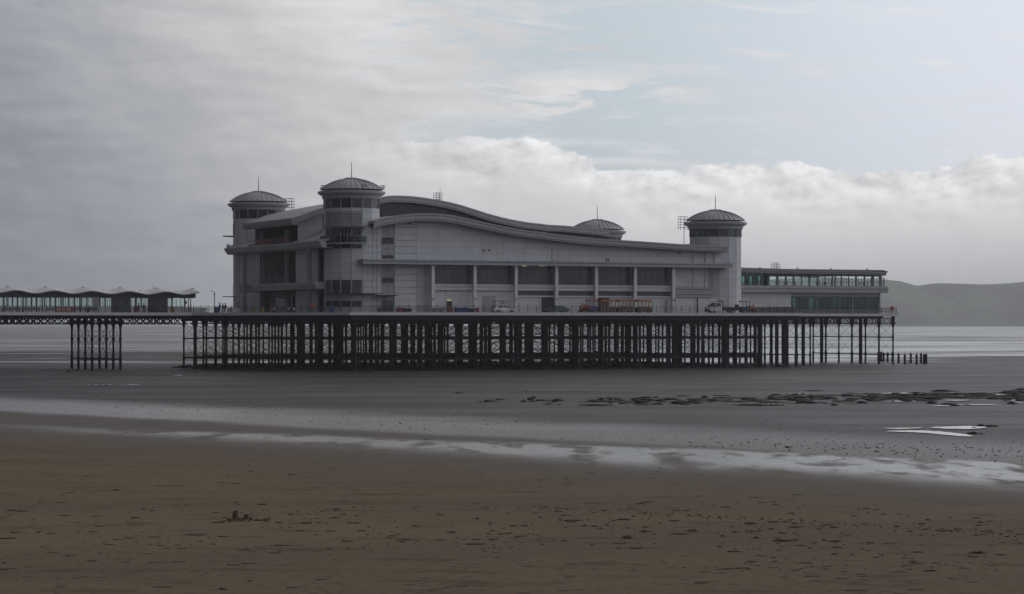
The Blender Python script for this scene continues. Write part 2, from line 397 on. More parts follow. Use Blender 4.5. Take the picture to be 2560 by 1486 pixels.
def sea_material():
    m = bpy.data.materials.new('sea_water'); m.use_nodes = True; t = NT(m.node_tree)
    out = t.n('ShaderNodeOutputMaterial'); b = t.n('ShaderNodeBsdfPrincipled')
    g = t.n('ShaderNodeNewGeometry'); sp = t.n('ShaderNodeSeparateXYZ', inp={0: g.outputs['Position']}); x, y = sp.outputs[0], sp.outputs[1]
    a = t.noise(t.xyz(t.mul(x, 0.006), t.mul(y, 0.011), 0), 1.0, 6, 0.6, 0.4)
    w = t.noise(t.xyz(t.mul(x, 0.012), t.mul(y, 0.035), 0), 1.0, 3, 0.5)
    k = t.mx(t.mul(t.step(t.add(a, t.lin(x, -150, 150, -0.06, 0.05)), 0.42, 0.62), .8), t.mul(t.step(w, 0.55, 0.66), t.lin(y, 700, 2000, .9, .3)))
    t.put(b.inputs['Base Color'], t.mix(k, (0.085, 0.080, 0.080), (0.10, 0.10, 0.105)))
    t.put(b.inputs['Roughness'], t.fmix(k, 0.42, 0.16)); t.put(b.inputs['Specular IOR Level'], t.fmix(k, 0.20, 0.62))
    bp = t.n('ShaderNodeBump'); bp.inputs['Strength'].default_value = 0.3; bp.inputs['Distance'].default_value = 0.2
    t.put(bp.inputs['Height'], t.noise(t.xyz(t.mul(x, 0.25), t.mul(y, 0.6), 0), 1.0, 4, 0.6)); t.put(b.inputs['Normal'], bp)
    t.put(out.inputs[0], b); return m

def sheet(name, xs, ys, zf, m):
    mb = MB(); nx, ny = len(xs), len(ys)
    mb.v = [(x, y, zf(x, y)) for y in ys for x in xs]
    mb.f = [(j * nx + i, j * nx + i + 1, (j + 1) * nx + i + 1, (j + 1) * nx + i) for j in range(ny - 1) for i in range(nx - 1)]
    return mb.build(name, m, fix=False, smooth=True)
def bumps(x, y):
    r = random.Random(11); return 0.0
from mathutils import noise as mn
def sand_z(x, y):
    """low swells and runnels, flat to within a hand's breadth"""
    if y < 60 or y > 620: return 0.0
    return 0.06 * (mn.noise(Vector((x * 0.05, y * 0.035, 3.0)))) * min(1, (y - 60) / 20, (620 - y) / 60)
ys = [-400, -100, 0, 40] + [60 + 1.5 * i for i in range(100)] + [212 + 4 * i for i in range(102)] + [640, 800, 1200, 2500, 5000, 9400]
xs = [-6000, -2000, -600, -200] + [-130 + 2.6 * i for i in range(101)] + [200, 600, 2000, 6000]
beach = struct(sheet('beach', xs, ys, sand_z, sand_material()))
# sea: starts along a ragged low-tide edge
mb = MB(); n = 60; M = sea_material()
edge = [(-6000 + 12000 * i / n, 660 + 40 * mn.noise(Vector((i * 0.37, 0, 1))) + 0.02 * abs(-6000 + 12000 * i / n)) for i in range(n + 1)]
edge = sorted(edge + [(-400 + 13 * i, 660 - .25 * (-400 + 13 * i) * (abs(-400 + 13 * i) < 250) + 40 * mn.noise(Vector((i * 0.31, 2, 1))) + 14 * mn.noise(Vector((i * 1.3, 5, 1)))) for i in range(61)])
edge = [(x, y) for x, y in edge]
for (xa, ya), (xb, yb) in zip(edge, edge[1:]):
    mb.poly([(xa, ya, 0.03), (xb, yb, 0.03), (xb, 2600, 0.03), (xa, 2600, 0.03)])
    mb.poly([(xa, 2600, 0.03), (xb, 2600, 0.03), (xb, 9300, 0.03), (xa, 9300, 0.03)])
sea = struct(mb.build('sea', M))

# far headland: ridge line read from the photograph at about 5 km
ridge = [(1250, 806), (1350, 790), (1450, 764), (1560, 745), (1700, 724), (1850, 706), (1960, 697), (2070, 694), (2150, 700), (2207, 704), (2239, 709), (2258, 714), (2280, 717), (2312, 711), (2340, 708), (2373, 709), (2439, 711), (2500, 710), (2529, 708), (2560, 705), (2640, 694), (2760, 690), (2900, 704), (3100, 730), (3400, 765), (3800, 806)]
RY = 7000.0; HB = CAMZ * F / (816 - HY)
def ridge_h(px):
    for (a, ya), (b, yb) in zip(ridge, ridge[1:]):
        if a <= px <= b:
            q = (px - a) / (b - a); yy = ya + (yb - ya) * q; return CAMZ + (HY - yy) * RY / F
    return 0.0
def hill_z(x, y):
    px = CX + F * x / RY; h = ridge_h(px)
    q = (y - HB) / (RY - HB)
    s = sin(min(1, max(0, q)) * pi / 2) ** 0.8 if q <= 1 else max(0, 1 - (q - 1) * 0.7)
    nz = mn.fractal(Vector((x * 0.004, y * 0.004, 0)), 0.9, 2.0, 5)
    return h * s + (nz * 13.0 * sin(min(1, max(0, q)) * pi) if 0 < q < 1 else 0) - 0.5 + (0.9 * mn.noise(Vector((x * 0.03, y * 0.03, 7))) if q > 0.05 else 0)
def hill_material():
    m = bpy.data.materials.new('hill_grass'); m.use_nodes = True; t = NT(m.node_tree)
    out = t.n('ShaderNodeOutputMaterial'); b = t.n('ShaderNodeBsdfPrincipled'); g = t.n('ShaderNodeNewGeometry')
    n1 = t.noise(g.outputs['Position'], 0.004, 6, 0.6, 0.5); n2 = t.noise(g.outputs['Position'], 0.02, 5, 0.6)
    c = t.mix(t.step(n1, 0.40, 0.60), (0.115, 0.115, 0.088), (0.19, 0.20, 0.13)); c = t.mix(t.mul(t.step(n2, 0.5, 0.66), 0.8), c, (0.08, 0.082, 0.066))
    t.put(b.inputs['Base Color'], c); b.inputs['Roughness'].default_value = 0.95; b.inputs['Specular IOR Level'].default_value = 0.0
    t.put(out.inputs[0], b); return m
struct(sheet('hill', [-60 + 30 * i for i in range(105)], [HB + 36 * i for i in range(46)], hill_z, hill_material()))

hz = MB().box(-6500, 6500, -450, 9600, -1.2, 160).build('haze', 'iron'); stuff(hz)
def haze_material():
    m = bpy.data.materials.new('haze_air'); m.use_nodes = True; t = NT(m.node_tree)
    out = t.n('ShaderNodeOutputMaterial'); v = t.n('ShaderNodeVolumePrincipled')
    v.inputs['Color'].default_value = (0.93, 0.95, 1.0, 1); v.inputs['Density'].default_value = HAZE; v.inputs['Anisotropy'].default_value = 0.45
    m.cycles.homogeneous_volume = True; m.cycles.volume_sampling = 'DISTANCE'
    t.put(out.inputs['Volume'], v.outputs[0]); return m
HAZE = 0.0001
hz.data.materials.clear(); hz.data.materials.append(haze_material())
# ------------------------------------------------------------------ pier
R0 = W(0, 0, 0)
UEND = U_at(2246, 4.0)
pier = thing('pier', 'long pier on black iron columns with white-edged deck carrying the pavilion', 'pier', R0, TH)
DK = [(-130, 16), (-24, 16), (-6, -14), (84.5, -14), (84.5, 4), (UEND, 4), (UEND, 44), (84.5, 44), (84.5, 62), (-6, 62), (-24, 32), (-130, 32)]
MB().prism([(u, v, DECK - 0.42) for u, v in DK], (0, 0, 0.40)).build('deck', 'deck', pier)
def inside(u, v, m=0.6):
    def pip(u, v):
        c = False
        for (ax, ay), (bx, by) in zip(DK, DK[1:] + DK[:1]):
            if (ay > v) != (by > v) and u < (bx - ax) * (v - ay) / (by - ay) + ax: c = not c
        return c
    return all(pip(u + du, v + dv) for du in (-m, m) for dv in (-m, m))
# white edge beam, a length at a time; lip on top
for (a, b) in zip(DK, DK[1:] + DK[:1]):
    if a[0] < -129 and b[0] < -129: continue
    d = Vector((b[0] - a[0], b[1] - a[1])); L = d.length; d /= L; nrm = Vector((d.y, -d.x)); k = max(1, round(L / 6.0))
    for i in range(k):
        p = Vector(a) + d * (L * i / k + 0.008); q = Vector(a) + d * (L * (i + 1) / k - 0.008)
        pts = [(0, -0.44), (0.10, -0.44), (0.10, 0.0), (0.16, 0.0), (0.16, 0.09), (-0.12, 0.09), (-0.12, 0.0), (0, 0.0)]
        MB().sweep([p, q], lambda j, pq=(p, q): [(pq[j].x + nrm.x * o, pq[j].y + nrm.y * o, DECK + z) for o, z in pts]).build('edge_beam', 'deck_edge', pier)
# columns
def col_mesh(r, ztop, thick):
    mb = MB()
    if thick: mb.tube((0, 0, -1), (0, 0, ztop), r, 12)
    else:
        mb.lathe([(r * 1.25, -1), (r * 1.25, 1.7), (r * 1.5, 1.75), (r * 1.5, 2.2), (r, 2.3), (r, 5.2), (r * 1.35, 5.25), (r * 1.35, 5.6), (r, 5.65), (r, 7.3), (r * 1.5, 7.7), (r * 2.2, 8.3), (r * 2.2, ztop)], 8)
    return mb.mesh('column', 'iron', smooth=True)
M_thick = [col_mesh(0.47, 9.56, True), col_mesh(0.36, 9.56, True)]; M_thin = [col_mesh(0.165, 9.56, False), col_mesh(0.20, 9.56, False)]
thin = {}; rnd = random.Random(3)
us = [-22.5 + 6.1 * i for i in range(25)]; vs = [-12.9, -6.4, 0.2, 6.7, 13.0, 19.0, 25.0, 31.0, 37.5, 44.0, 50.5, 57.5]
rows = {}
for j, v in enumerate(vs):
    for i, u in enumerate(us):
        uu = u + rnd.uniform(-0.25, 0.25); vv = v + rnd.uniform(-0.2, 0.2)
        if not inside(uu, vv, 0.75): continue
        wx, wy, _ = W(uu, vv)
        if CX + F * wx / wy > 1893 or CX + F * wx / wy < 454: continue                   # seaward end is set out column by column below
        put('column', M_thin[(i + j) % 2], pier, (uu, vv, 0)); rows.setdefault(j, []).append((uu, vv)); thin[(i, j)] = (uu, vv)
        ua, va = uu + rnd.uniform(1.4, 4.4), vv + rnd.uniform(-1.5, 2.5)
        if -3 < uu < 82 and rnd.random() < 0.27 and inside(ua, va, 0.9) and CX + F * W(ua, va)[0] / W(ua, va)[1] < 1893: put('pile', M_thick[rnd.random() < 0.62], pier, (ua, va, 0))
sp_ = []                                                       # (bent, u, v): two bents across the seaward deck
UB = U_at(2025.6, 5.0)
for k, u in enumerate((UB, UEND - .6)):
    for q, v in enumerate((5.0, 9.9, 14.7, 19.6, 24.4, 29.3, 34.1)):
        put('column', M_thin[q % 2], pier, (u, v, 0)); sp_.append((k, u, v))
for x, v in ((2187, 16.0), (2117, 30.4)): put('pile', M_thick[1], pier, (min(U_at(x, v), UEND - .9), v, 0))
for x, v, th in ((1900, -12.5, 0), (1942, -12.0, 1), (1967, -5.0, 1), (2008, 6.2, 1), (1958, 30.0, 1)): put('pile', M_thick[th], pier, (U_at(x, v), v, 0))
for x, v in ((1912, -5.5), (1989, -12.9), (1930, 1.0)): put('column', M_thin[0], pier, (U_at(x, v), v, 0))
bent = {}
for k, u in enumerate((-42.0, -36.9, -64, -69, -94, -99)):
    for q, v in enumerate((17.0, 21.3, 25.7, 30.0)): put('column', M_thin[1], pier, (u, v, 0)); bent[(k, q)] = (u, v)
# plate girders under the deck, one per column row
for j, pts in rows.items():
    pts.sort(); runs = []; cur = [pts[0]]
    for p in pts[1:]:
        if p[0] - cur[-1][0] > 20: runs.append(cur); cur = [p]
        else: cur.append(p)
    runs.append(cur)
    for r in runs:
        a, b = r[0], r[-1]; v = vs[j]
        deep = 8.55 if b[0] < 95 else 9.0
        BX(a[0] - 0.5, b[0] + 0.5, v - 0.16, v + 0.16, deep, 9.57).build('girder', 'iron', pier)
        for zt, hh in ((5.42, 0.09), (1.95, 0.13)): BX(a[0], b[0], v - 0.12, v + 0.12, zt - hh, zt + hh).build('tie_beam', 'iron', pier)
for i, u in enumerate(us):
    c = sorted(thin[(i, j)][1] for j in range(len(vs)) if (i, j) in thin)
    if len(c) < 2: continue
    BX(u - 0.14, u + 0.14, c[0] - 0.4, c[-1] + 0.4, 8.62, 9.565).build('cross_girder', 'iron', pier)
    for zt, hh in ((5.36, 0.08), (2.02, 0.11)): BX(u - 0.1, u + 0.1, c[0], c[-1], zt - hh, zt + hh).build('tie_beam', 'iron', pier)
BX(86, UEND - 3.5, 3.95 + 0.2, 4.6, 9.15, 9.575).build('edge_girder', 'iron', pier)
BX(-5.6, 84.1, -13.75, -13.45, 8.75, 9.57).build('edge_girder', 'iron', pier)
MB().bar((-5.9, -13.3, 9.15), (-23.6, 16.2, 9.15), 0.3, 0.84).build('edge_girder', 'iron', pier)
# diagonal rods between neighbouring columns; brackets at the heads
rods = MB()
def cross(a, b, z0, zz1, r=0.028, own=False):
    mb = MB() if own else rods
    mb.tube((a[0], a[1], z0), (b[0], b[1], zz1), r, 4, cap=False); mb.tube((b[0], b[1], z0), (a[0], a[1], zz1), r, 4, cap=False)
    if own: mb.build('cross_brace', 'iron', pier)
own_n = 0
for (i, j), p in sorted(thin.items(), key=lambda k: (k[0][1], k[0][0])):
    for q in ((i + 1, j), (i, j + 1)):
        if q in thin and abs(thin[q][0] - p[0]) < 9:
            own = own_n < 280 and (j < 4 or i > 19)
            cross(p, thin[q], 5.5, 7.9, own=own); cross(p, thin[q], 2.1, 5.3, own=own); own_n += 2 * own
for (k, q), p in bent.items():
    for o in ((k, q + 1), (k ^ 1, q)):
        if o in bent and o > (k, q): cross(p, bent[o], 4.6, 8.0, 0.03, k < 2); cross(p, bent[o], 2.0, 6.2, 0.03, k < 2)
    if q == 0: BX(p[0] - 0.12, p[0] + 0.12, 17, 30, 1.72, 1.98).build('tie_beam', 'iron', pier)
    if q == 0: BX(p[0] - 0.12, p[0] + 0.12, 16.6, 30.4, 8.15, 8.55).build('cross_girder', 'iron', pier)
for k in (0, 2, 4):
    for q in range(4): p = bent[(k, q)]; BX(bent[(k + 1, q)][0], p[0], p[1] - 0.1, p[1] + 0.1, 1.74, 1.96).build('tie_beam', 'iron', pier)
for a, b in zip(sp_, sp_[1:]):
    if a[0] != b[0]: continue
    for z0_, z1__ in ((5.5, 7.9), (2.1, 5.3)): cross(a[1:], b[1:], z0_, z1__, 0.03, True)
    for zt in (5.4, 1.95): MB().bar((a[1], a[2], zt), (b[1], b[2], zt), .16, .2).build('tie_beam', 'iron', pier)
stuff(rods.build('brace_rods', 'iron', pier, fix=False))
# lattice girders: along the walkway, under the seaward deck, and as curved spandrels between the heads
def lattice(a, b, z0, z1_, step=1.15, bar=0.07, chord=0.2):
    mb = MB(); A = Vector(a); B = Vector(b); L = (B - A).length; d = (B - A) / L; n = max(1, round(L / step)); h = z1_ - z0
    mb.bar((A.x, A.y, z0 + chord / 2), (B.x, B.y, z0 + chord / 2), 0.25, chord); mb.bar((A.x, A.y, z1_ - chord / 2), (B.x, B.y, z1_ - chord / 2), 0.25, chord)
    for i in range(n):
        p = A + d * (L * i / n); q = A + d * (L * (i + 1) / n)
        mb.bar((p.x, p.y, z0), (q.x, q.y, z1_), 0.06, bar * 1.6); mb.bar((q.x, q.y, z0 + .001), (p.x, p.y, z1_ - .001), 0.05, bar * 1.6)
        if i % 3 == 0: mb.bar((p.x, p.y, z0), (p.x, p.y, z1_), 0.1, 0.16)
    mb.build('lattice_girder', 'iron', pier)
for v in (17.0, 21.3, 25.7, 30.0): lattice((-128, v), (-24.5, v), 7.95, 9.15, 1.25)
BX(-128, -24.2, 16.35, 16.6, 9.15, 9.57).build('girder', 'iron', pier); BX(-128, -24.2, 31.4, 31.65, 9.15, 9.57).build('girder', 'iron', pier)
for v in (19.2, 23.5, 27.8): BX(-128, -24.2, v - .15, v + .15, 9.2, 9.57).build('girder', 'iron', pier)
for v in (4.9, 25.0, 43.2): lattice((86.5, v), (UEND - .3, v), 8.0, 9.25, 1.5, 0.045, 0.14)
for v in (13.0, 36.0): lattice((86.0, v), (UEND - .3, v), 8.05, 9.2, 1.05, 0.05, 0.12)
lattice((UEND - .5, 5.2), (UEND - .5, 43), 8.0, 9.25, 2.4, 0.05, 0.14)
for j in (0, 1, 2, 9, 10, 11):
    pts = rows.get(j, [])
    if pts: lattice((min(p[0] for p in pts), vs[j]), (max(p[0] for p in pts), vs[j]), 8.02, 8.6, 1.0, 0.06, 0.12)
lattice((-6.0, -12.9), (-23.0, 15.0), 8.02, 8.75, 1.0, 0.06, 0.14)
def gusset(p, ax):
    mb = MB()
    for s in (-1, 1):
        pts = [(0.0, 8.3), (0.0, 7.2)] + [(s * (0.9 - 0.78 * cos(a)), 7.25 + 0.85 * sin(a)) for a in [i * pi / 10 for i in range(1, 6)]] + [(s * 0.95, 8.3)]
        mb.prism([(p[0] + o * ax[0] - ax[1] * .05, p[1] + o * ax[1] - ax[0] * .05, z) for o, z in pts], (ax[1] * .1, ax[0] * .1, 0))
    mb.build('bracket', 'iron', pier)
for (k, q), p in bent.items():
    if k < 2: gusset(p, (0, 1)); gusset(p, (1, 0))
for x, u, v in sp_: gusset((u, v), (0, 1))
for (i, j), p in thin.items():
    if j in (0, 2) or p[0] > 86 or (p[0] < -5 and j < 6): gusset(p, (1, 0))

# railings: each run is one part with its posts as sub-parts
def railing(a, b, z=DECK, h=1.12, step=1.75, rails=(1.1, 0.75, 0.4), bal=0.0, name='railing', mt='rail_iron', parent=None, pr=0.045):
    A = Vector(a); B = Vector(b); L = (B - A).length; d = (B - A) / L; n = max(1, round(L / step)); mb = MB()
    for r in rails: mb.tube((A.x, A.y, z + r), (B.x, B.y, z + r), 0.022, 5)
    if bal:
        k = int(L / bal)
        for i in range(k): p = A + d * (L * (i + 0.5) / k); mb.bar((p.x, p.y, z + 0.1), (p.x, p.y, z + h - 0.02), 0.022, 0.022)
    o = mb.build(name, mt, parent or pier)
    pm = MB().tube((0, 0, 0), (0, 0, h + 0.05), pr, 6).lathe([(0.0, h + 0.16), (0.06, h + 0.11), (0.0, h + 0.04)], 6).box(-.09, .09, -.09, .09, 0.001, 0.05).mesh('post', mt)
    for i in range(n + 1): p = A + d * (L * i / n); put('post', pm, o, (p.x, p.y, z))
    return o
for (p, q, bal) in (((-110, 16.25), (-24.1, 16.25), 0.22), ((-110, 31.75), (-24.1, 31.75), 0.22), ((-23.8, 16.1), (-6.0, -13.7), 0.22), ((-5.8, -13.75), (14, -13.75), 0.16),
                    ((14, -13.75), (74.5, -13.75), 0), ((74.5, -13.75), (84.2, -13.75), 0.2), ((84.2, -13.5), (84.2, 4.2), 0.2), ((84.6, 4.3), (UEND - .3, 4.3), 0.16), ((UEND - .3, 4.3), (UEND - .3, 43.7), 0.0),
                    ((-5.8, 61.7), (84, 61.7), 0), ((-23.8, 31.9), (-6, 61.6), 0.22)):
    railing(p, q, DECK + 0.09, bal=bal)
# boarded screens wired to the rail near the seaward end, and the two-bar cable at head height
for i in range(12): BX(75.0 + i * 0.78, 75.0 + i * 0.78 + 0.66, -13.62, -13.58, DECK + 0.12, DECK + 1.12).build('fence_board', 'dark_trim', pier)
for i in range(14): BX(85.0 + i * 0.72, 85.0 + i * 0.72 + 0.62, 4.4, 4.45, DECK + 0.12, DECK + 1.15).build('fence_board', 'dark_trim', pier)
# low white solid parapet on the far side of the walkway
# ------------------------------------------------------------------ pavilion
pav = thing('pavilion', 'large white pavilion with wavy grey roof and four domed corner towers', 'pavilion', (R0[0], R0[1], 0), TH)
def crom(pts, n=10):
    pts = sorted(pts); out = []
    P = [pts[0]] + pts + [pts[-1]]
    for i in range(1, len(P) - 2):
        p0, p1, p2, p3 = P[i - 1], P[i], P[i + 1], P[i + 2]
        for k in range(n):
            t = k / n; u = p1[0] + (p2[0] - p1[0]) * t
            m1 = (p2[1] - p0[1]) / max(1e-6, p2[0] - p0[0]) * (p2[0] - p1[0]); m2 = (p3[1] - p1[1]) / max(1e-6, p3[0] - p1[0]) * (p2[0] - p1[0])
            z = (2 * t**3 - 3 * t**2 + 1) * p1[1] + (t**3 - 2 * t**2 + t) * m1 + (-2 * t**3 + 3 * t**2) * p2[1] + (t**3 - t**2) * m2
            out.append((u, z))
    out.append(pts[-1]); return out
def interp(c, u):
    if u <= c[0][0]: return c[0][1]
    for (a, za), (b, zb) in zip(c, c[1:]):
        if u <= b: return za + (zb - za) * (u - a) / (b - a)
    return c[-1][1]
def read(pts, zf, v):
    r = []
    for x, y in pts:
        px, py = zf(x, y); u = U_at(px, v); r.append((u, Z_at(py, u, v)))
    return r
VW, VF, VC, VU = -4.9, -6.9, -7.2, 11.0
low = read([(132, 405), (250, 370), (400, 342), (550, 326), (700, 320), (850, 326), (1000, 343), (1200, 385), (1400, 430), (1600, 470), (1800, 505), (2000, 531)], z2, VF)
low += read([(0, 465), (300, 507), (600, 536), (850, 553), (1200, 576), (1500, 597), (2025, 626)], z3, VF)
low = crom([(-7.1, 22.55), (-3.0, 23.95)] + low, 6)
up = read([(660, 578), (780, 540), (900, 497)], z1, VU) + read([(300, 134), (450, 132), (600, 141), (750, 162), (900, 188), (1050, 222), (1200, 268), (1400, 331), (1600, 381), (1800, 417), (2000, 442)], z2, VU) + read([(0, 373), (200, 388), (400, 405), (600, 425), (745, 440)], z3, VU)
up = crom(up, 6)
def sub(c, a, b, n):
    return [(a + (b - a) * i / n, interp(c, a + (b - a) * i / n)) for i in range(n + 1)]
def roof_slab(c, a, b, v0, v1, th, name, mt='roof_grey'):
    pts = sub(c, a, b, 60)
    return MB().sweep(pts, lambda i: [(pts[i][0], v0, pts[i][1]), (pts[i][0], v1, pts[i][1]), (pts[i][0], v1, pts[i][1] - th), (pts[i][0], v0, pts[i][1] - th)]).build(name, mt, pav, smooth=True)
def fascia(c, a, b, v, T0, T1, seg=4.0, s=1):
    n = max(1, round((b - a) / seg))
    for k in range(n):
        p = sub(c, a + (b - a) * k / n + 0.012, a + (b - a) * (k + 1) / n - 0.012, 8)
        def prof(i):
            u, z = p[i]; T = T0 + (T1 - T0) * (u - a) / (b - a)
            q = [(0.3, 0.06), (-0.16, 0.06), (-0.16, -0.24), (-0.04, -0.27), (-0.04, -0.50 * T), (-0.10, -0.52 * T), (-0.10, -0.74 * T), (0.06, -0.77 * T), (0.06, -T), (0.3, -T)]
            return [(u, v + s * o, z + h) for o, h in q]
        MB().sweep(p, prof).build('fascia_panel', 'grey_trim', pav)
# lower wavy roof, beach side and far side
ULE = -7.1
for s, vb in ((1, 0.0), (-1, 48.0)):
    vv = lambda v: vb + s * v
    roof_slab(low, ULE, 1.4, min(vv(-3 if s == 1 else .8), vv(12.7)), max(vv(-3 if s == 1 else .8), vv(12.7)), 0.45, 'lower_roof')
    roof_slab(low, 1.4, 72.6, min(vv(VF + .3), vv(12.4)), max(vv(VF + .3), vv(12.4)), 0.5, 'lower_roof')
    fascia(low, 1.35, 72.8, vv(VF), 1.32, 1.0, s=s)
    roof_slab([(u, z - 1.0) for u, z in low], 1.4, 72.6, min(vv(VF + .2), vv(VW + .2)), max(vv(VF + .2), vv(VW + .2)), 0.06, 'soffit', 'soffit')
# upper wavy roof
u0, u1 = up[0][0], up[-1][0]
roof_slab(up, u0, u1, VU + 0.3, 36.7, 0.55, 'upper_roof')
fascia(up, u0, u1, VU, 1.15, 1.1); fascia(up, u0, u1, 37.0, 1.15, 1.1, s=-1)
BX(u1 - .3, u1 + 0.1, 11.1, 36.9, up[-1][1] - 1.1, up[-1][1] - 0.02).build('roof_end', 'grey_trim', pav)
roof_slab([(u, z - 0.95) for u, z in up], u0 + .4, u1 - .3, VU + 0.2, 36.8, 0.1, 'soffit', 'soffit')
# left eaves of both roofs, running across the entrance front
def eave(u, v0, v1, z, h, n):
    for k in range(n):
        a = v0 + (v1 - v0) * k / n + 0.012; b = v0 + (v1 - v0) * (k + 1) / n - 0.012
        q = [(0.35, 0.05), (-0.18, 0.05), (-0.18, -0.22), (-0.05, -0.25), (-0.05, -0.42 * h), (0.12, -0.46 * h), (0.12, -0.7 * h), (0.34, -0.74 * h), (0.5, -h), (1.2, -h), (1.2, -0.3)]
        MB().sweep([a, b], lambda i, ab=(a, b): [(u + o, ab[i], z + zz) for o, zz in q]).build('fascia_panel', 'grey_trim', pav)
eave(u0, VU + .02, 36.98, up[0][1], 1.15, 7)
eave(ULE, -3.0, 47.3, low[0][1], 1.2, 12)
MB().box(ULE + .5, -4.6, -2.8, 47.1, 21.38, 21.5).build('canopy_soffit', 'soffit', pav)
# clerestory between the two roofs: dark panes in frames
cl = MB(); n = 14
ua, ub = 0.5, u1 - 1.5
pts = sub(up, ua, ub, 50)
MB().sweep(pts, lambda i: [(pts[i][0], 12.6, pts[i][1] - 0.6), (pts[i][0], 12.9, pts[i][1] - 0.6), (pts[i][0], 12.9, min(interp(low, pts[i][0]), pts[i][1] - .7) - 0.8), (pts[i][0], 12.6, min(interp(low, pts[i][0]), pts[i][1] - .7) - 0.8)]).build('clerestory_wall', 'dark_trim', pav)
for k in range(24):
    a = ua + (ub - ua) * k / 24 + 0.05; b = ua + (ub - ua) * (k + 1) / 24 - 0.05
    if interp(up, a) - interp(low, a) < 0.9: continue
    MB().prism([(a, 12.55, interp(low, a) - .3), (b, 12.55, interp(low, b) - .3), (b, 12.55, interp(up, b) - 0.9), (a, 12.55, interp(up, a) - 0.9)], (0, 0.03, 0)).build('clerestory_pane', 'clerestory', pav)
for k in range(2): BX(*[(2.2, 4.6), (7.5, 10.2)][k], 12.46, 12.5, 27.0, 29.0).build('plant_louvre', 'recess', pav)
# core of the building (behind all cladding)
MB().prism([(u, -4.55, z) for u, z in [(0.6, 10.0), (73.6, 10.0)] + [(u, z - .5) for u, z in reversed(sub(low, 0.6, 73.6, 40))]], (0, 0.25, 0)).build('front_wall', 'wall_joint', pav)
MB().prism([(u, 52.55, z) for u, z in [(0.6, 10.0), (73.6, 10.0)] + [(u, z - .5) for u, z in reversed(sub(low, 0.6, 73.6, 40))]], (0, -0.25, 0)).build('rear_wall', 'white_cladding', pav)
BX(74.4, 74.8, 4.6, 43.4, 10.0, 23.5).build('seaward_wall', 'white_cladding', pav)
# cladding panels of the long front
def clad(ua, ub, z0, ztop, v, rowh=1.13, mt='white_cladding', gap=0.035):
    z = z0
    while True:
        za, zb = z + gap / 2, z + rowh - gap / 2
        ta, tb = ztop(ua), ztop(ub)
        if za > max(ta, tb) - 0.1: break
        q = [(ua + gap / 2, za), (ub - gap / 2, za), (ub - gap / 2, min(zb, tb)), (ua + gap / 2, min(zb, ta))]
        if q[2][1] > za + .05 and q[3][1] > za + .05:
            MB().prism([(u, v, z_) for u, z_ in q], (0, 0.06 if v < 24 else -0.06, 0)).build('wall_panel', mt, pav)
        z += rowh
rooftop = lambda u: interp(low, u) - 0.75
xsb = [908, 931, 942, 954, 970, 986] + [986 + 54.6 * i for i in range(1, 15)] + [1787, 1800]
ub_ = [U_at(x, VW) for x in xsb]
for k, (a, b) in enumerate(zip(ub_, ub_[1:])):
    strip = k in (3, 4)
    clad(a, b, 19.36, rooftop, VW + (0.10 if strip else 0.0), 1.13 if not strip else 1.9, 'grey_trim' if strip else 'white_cladding', 0.03 if k > 5 else 0.07)
for k, (a, b) in enumerate(zip(ub_[:7], ub_[1:7] + [U_at(1075, VW)])):
    if a > U_at(1060, VW): break
    strip = k in (3, 4)
    clad(a, b, 10.0 if not strip else 13.0, lambda u: 18.55, VW + (0.10 if strip else 0.0), 1.13 if not strip else 1.85, 'grey_trim' if strip else 'white_cladding', 0.03 if k > 5 else 0.07)
a, b = U_at(1041, VW), U_at(1076, VW)
clad(a, b, 10.0, lambda u: 18.55, VW, 1.13)
def window(x0, y0, x1, y1, zf, v, parent=None, mt='black_glass', fr=0.07, name='window', fm='dark_trim'):
    (ax, ay), (bx, by) = zf(x0, y0), zf(x1, y1); ua, ub = U_at(ax, v), U_at(bx, v); um = (ua + ub) / 2; za, zb = Z_at(by, um, v), Z_at(ay, um, v)
    o = BX(ua, ub, v - 0.02, v + 0.02, za, zb).build(name, mt, parent or pav)
    f = MB()
    for q in ((ua - fr, ua, za - fr, zb + fr), (ub, ub + fr, za - fr, zb + fr), (ua, ub, za - fr, za), (ua, ub, zb, zb + fr)): f.box(q[0], q[1], v - 0.06, v + 0.04, q[2], q[3])
    f.build('frame', fm, o); return o
for y0, y1 in ((580, 643), (770, 804), (1010, 1060)):
    for x0, x1 in ((243, 292), (307, 355)): window(x0, y0, x1, y1, z2, VW + 0.02)
# doors and odd fittings on the long front
for x0, x1 in ((247, 290), (306, 352)): window(x0, 1255, x1, 1374, z2, VW, mt='dark_glass', name='door', fm='grey_trim')
def fbox(x0, y0, x1, y1, zf, v0, v1, name, mt, zlock=None, parent=None):
    (ax, ay), (bx, by) = zf(x0, y0), zf(x1, y1); ua, ub = U_at(ax, v0), U_at(bx, v0); um = (ua + ub) / 2
    za, zb = (Z_at(by, um, v0), Z_at(ay, um, v0)) if zlock is None else zlock
    return BX(ua, ub, v0, v1, za, zb).build(name, mt, parent or pav)
fbox(232, 1196, 410, 1206, z2, -7.4, VW, 'door_canopy', 'truck_dark')
fbox(537, 1249, 604, 1375, z2, -4.97, -4.91, 'service_door', 'shutter', (10.0, 12.15))
window(2066, 703, 2130, 822, z2, VW - .03, mt='white_cladding', name='high_door', fm='dark_trim', fr=0.05)
for x in (545, 1338, 1393): fbox(x - 8, 420 if x == 545 else 707, x + 8, 432 if x == 545 else 719, z2, -5.2, -4.9, 'floodlight', 'truck_dark')
for x0 in (706, 732): fbox(x0, 758, x0 + 16, 798, z3, -4.98, -4.9, 'vent', 'dark_trim')
fbox(1550, 692, 1566, 704, z3, -5.2, -4.9, 'floodlight', 'truck_dark')
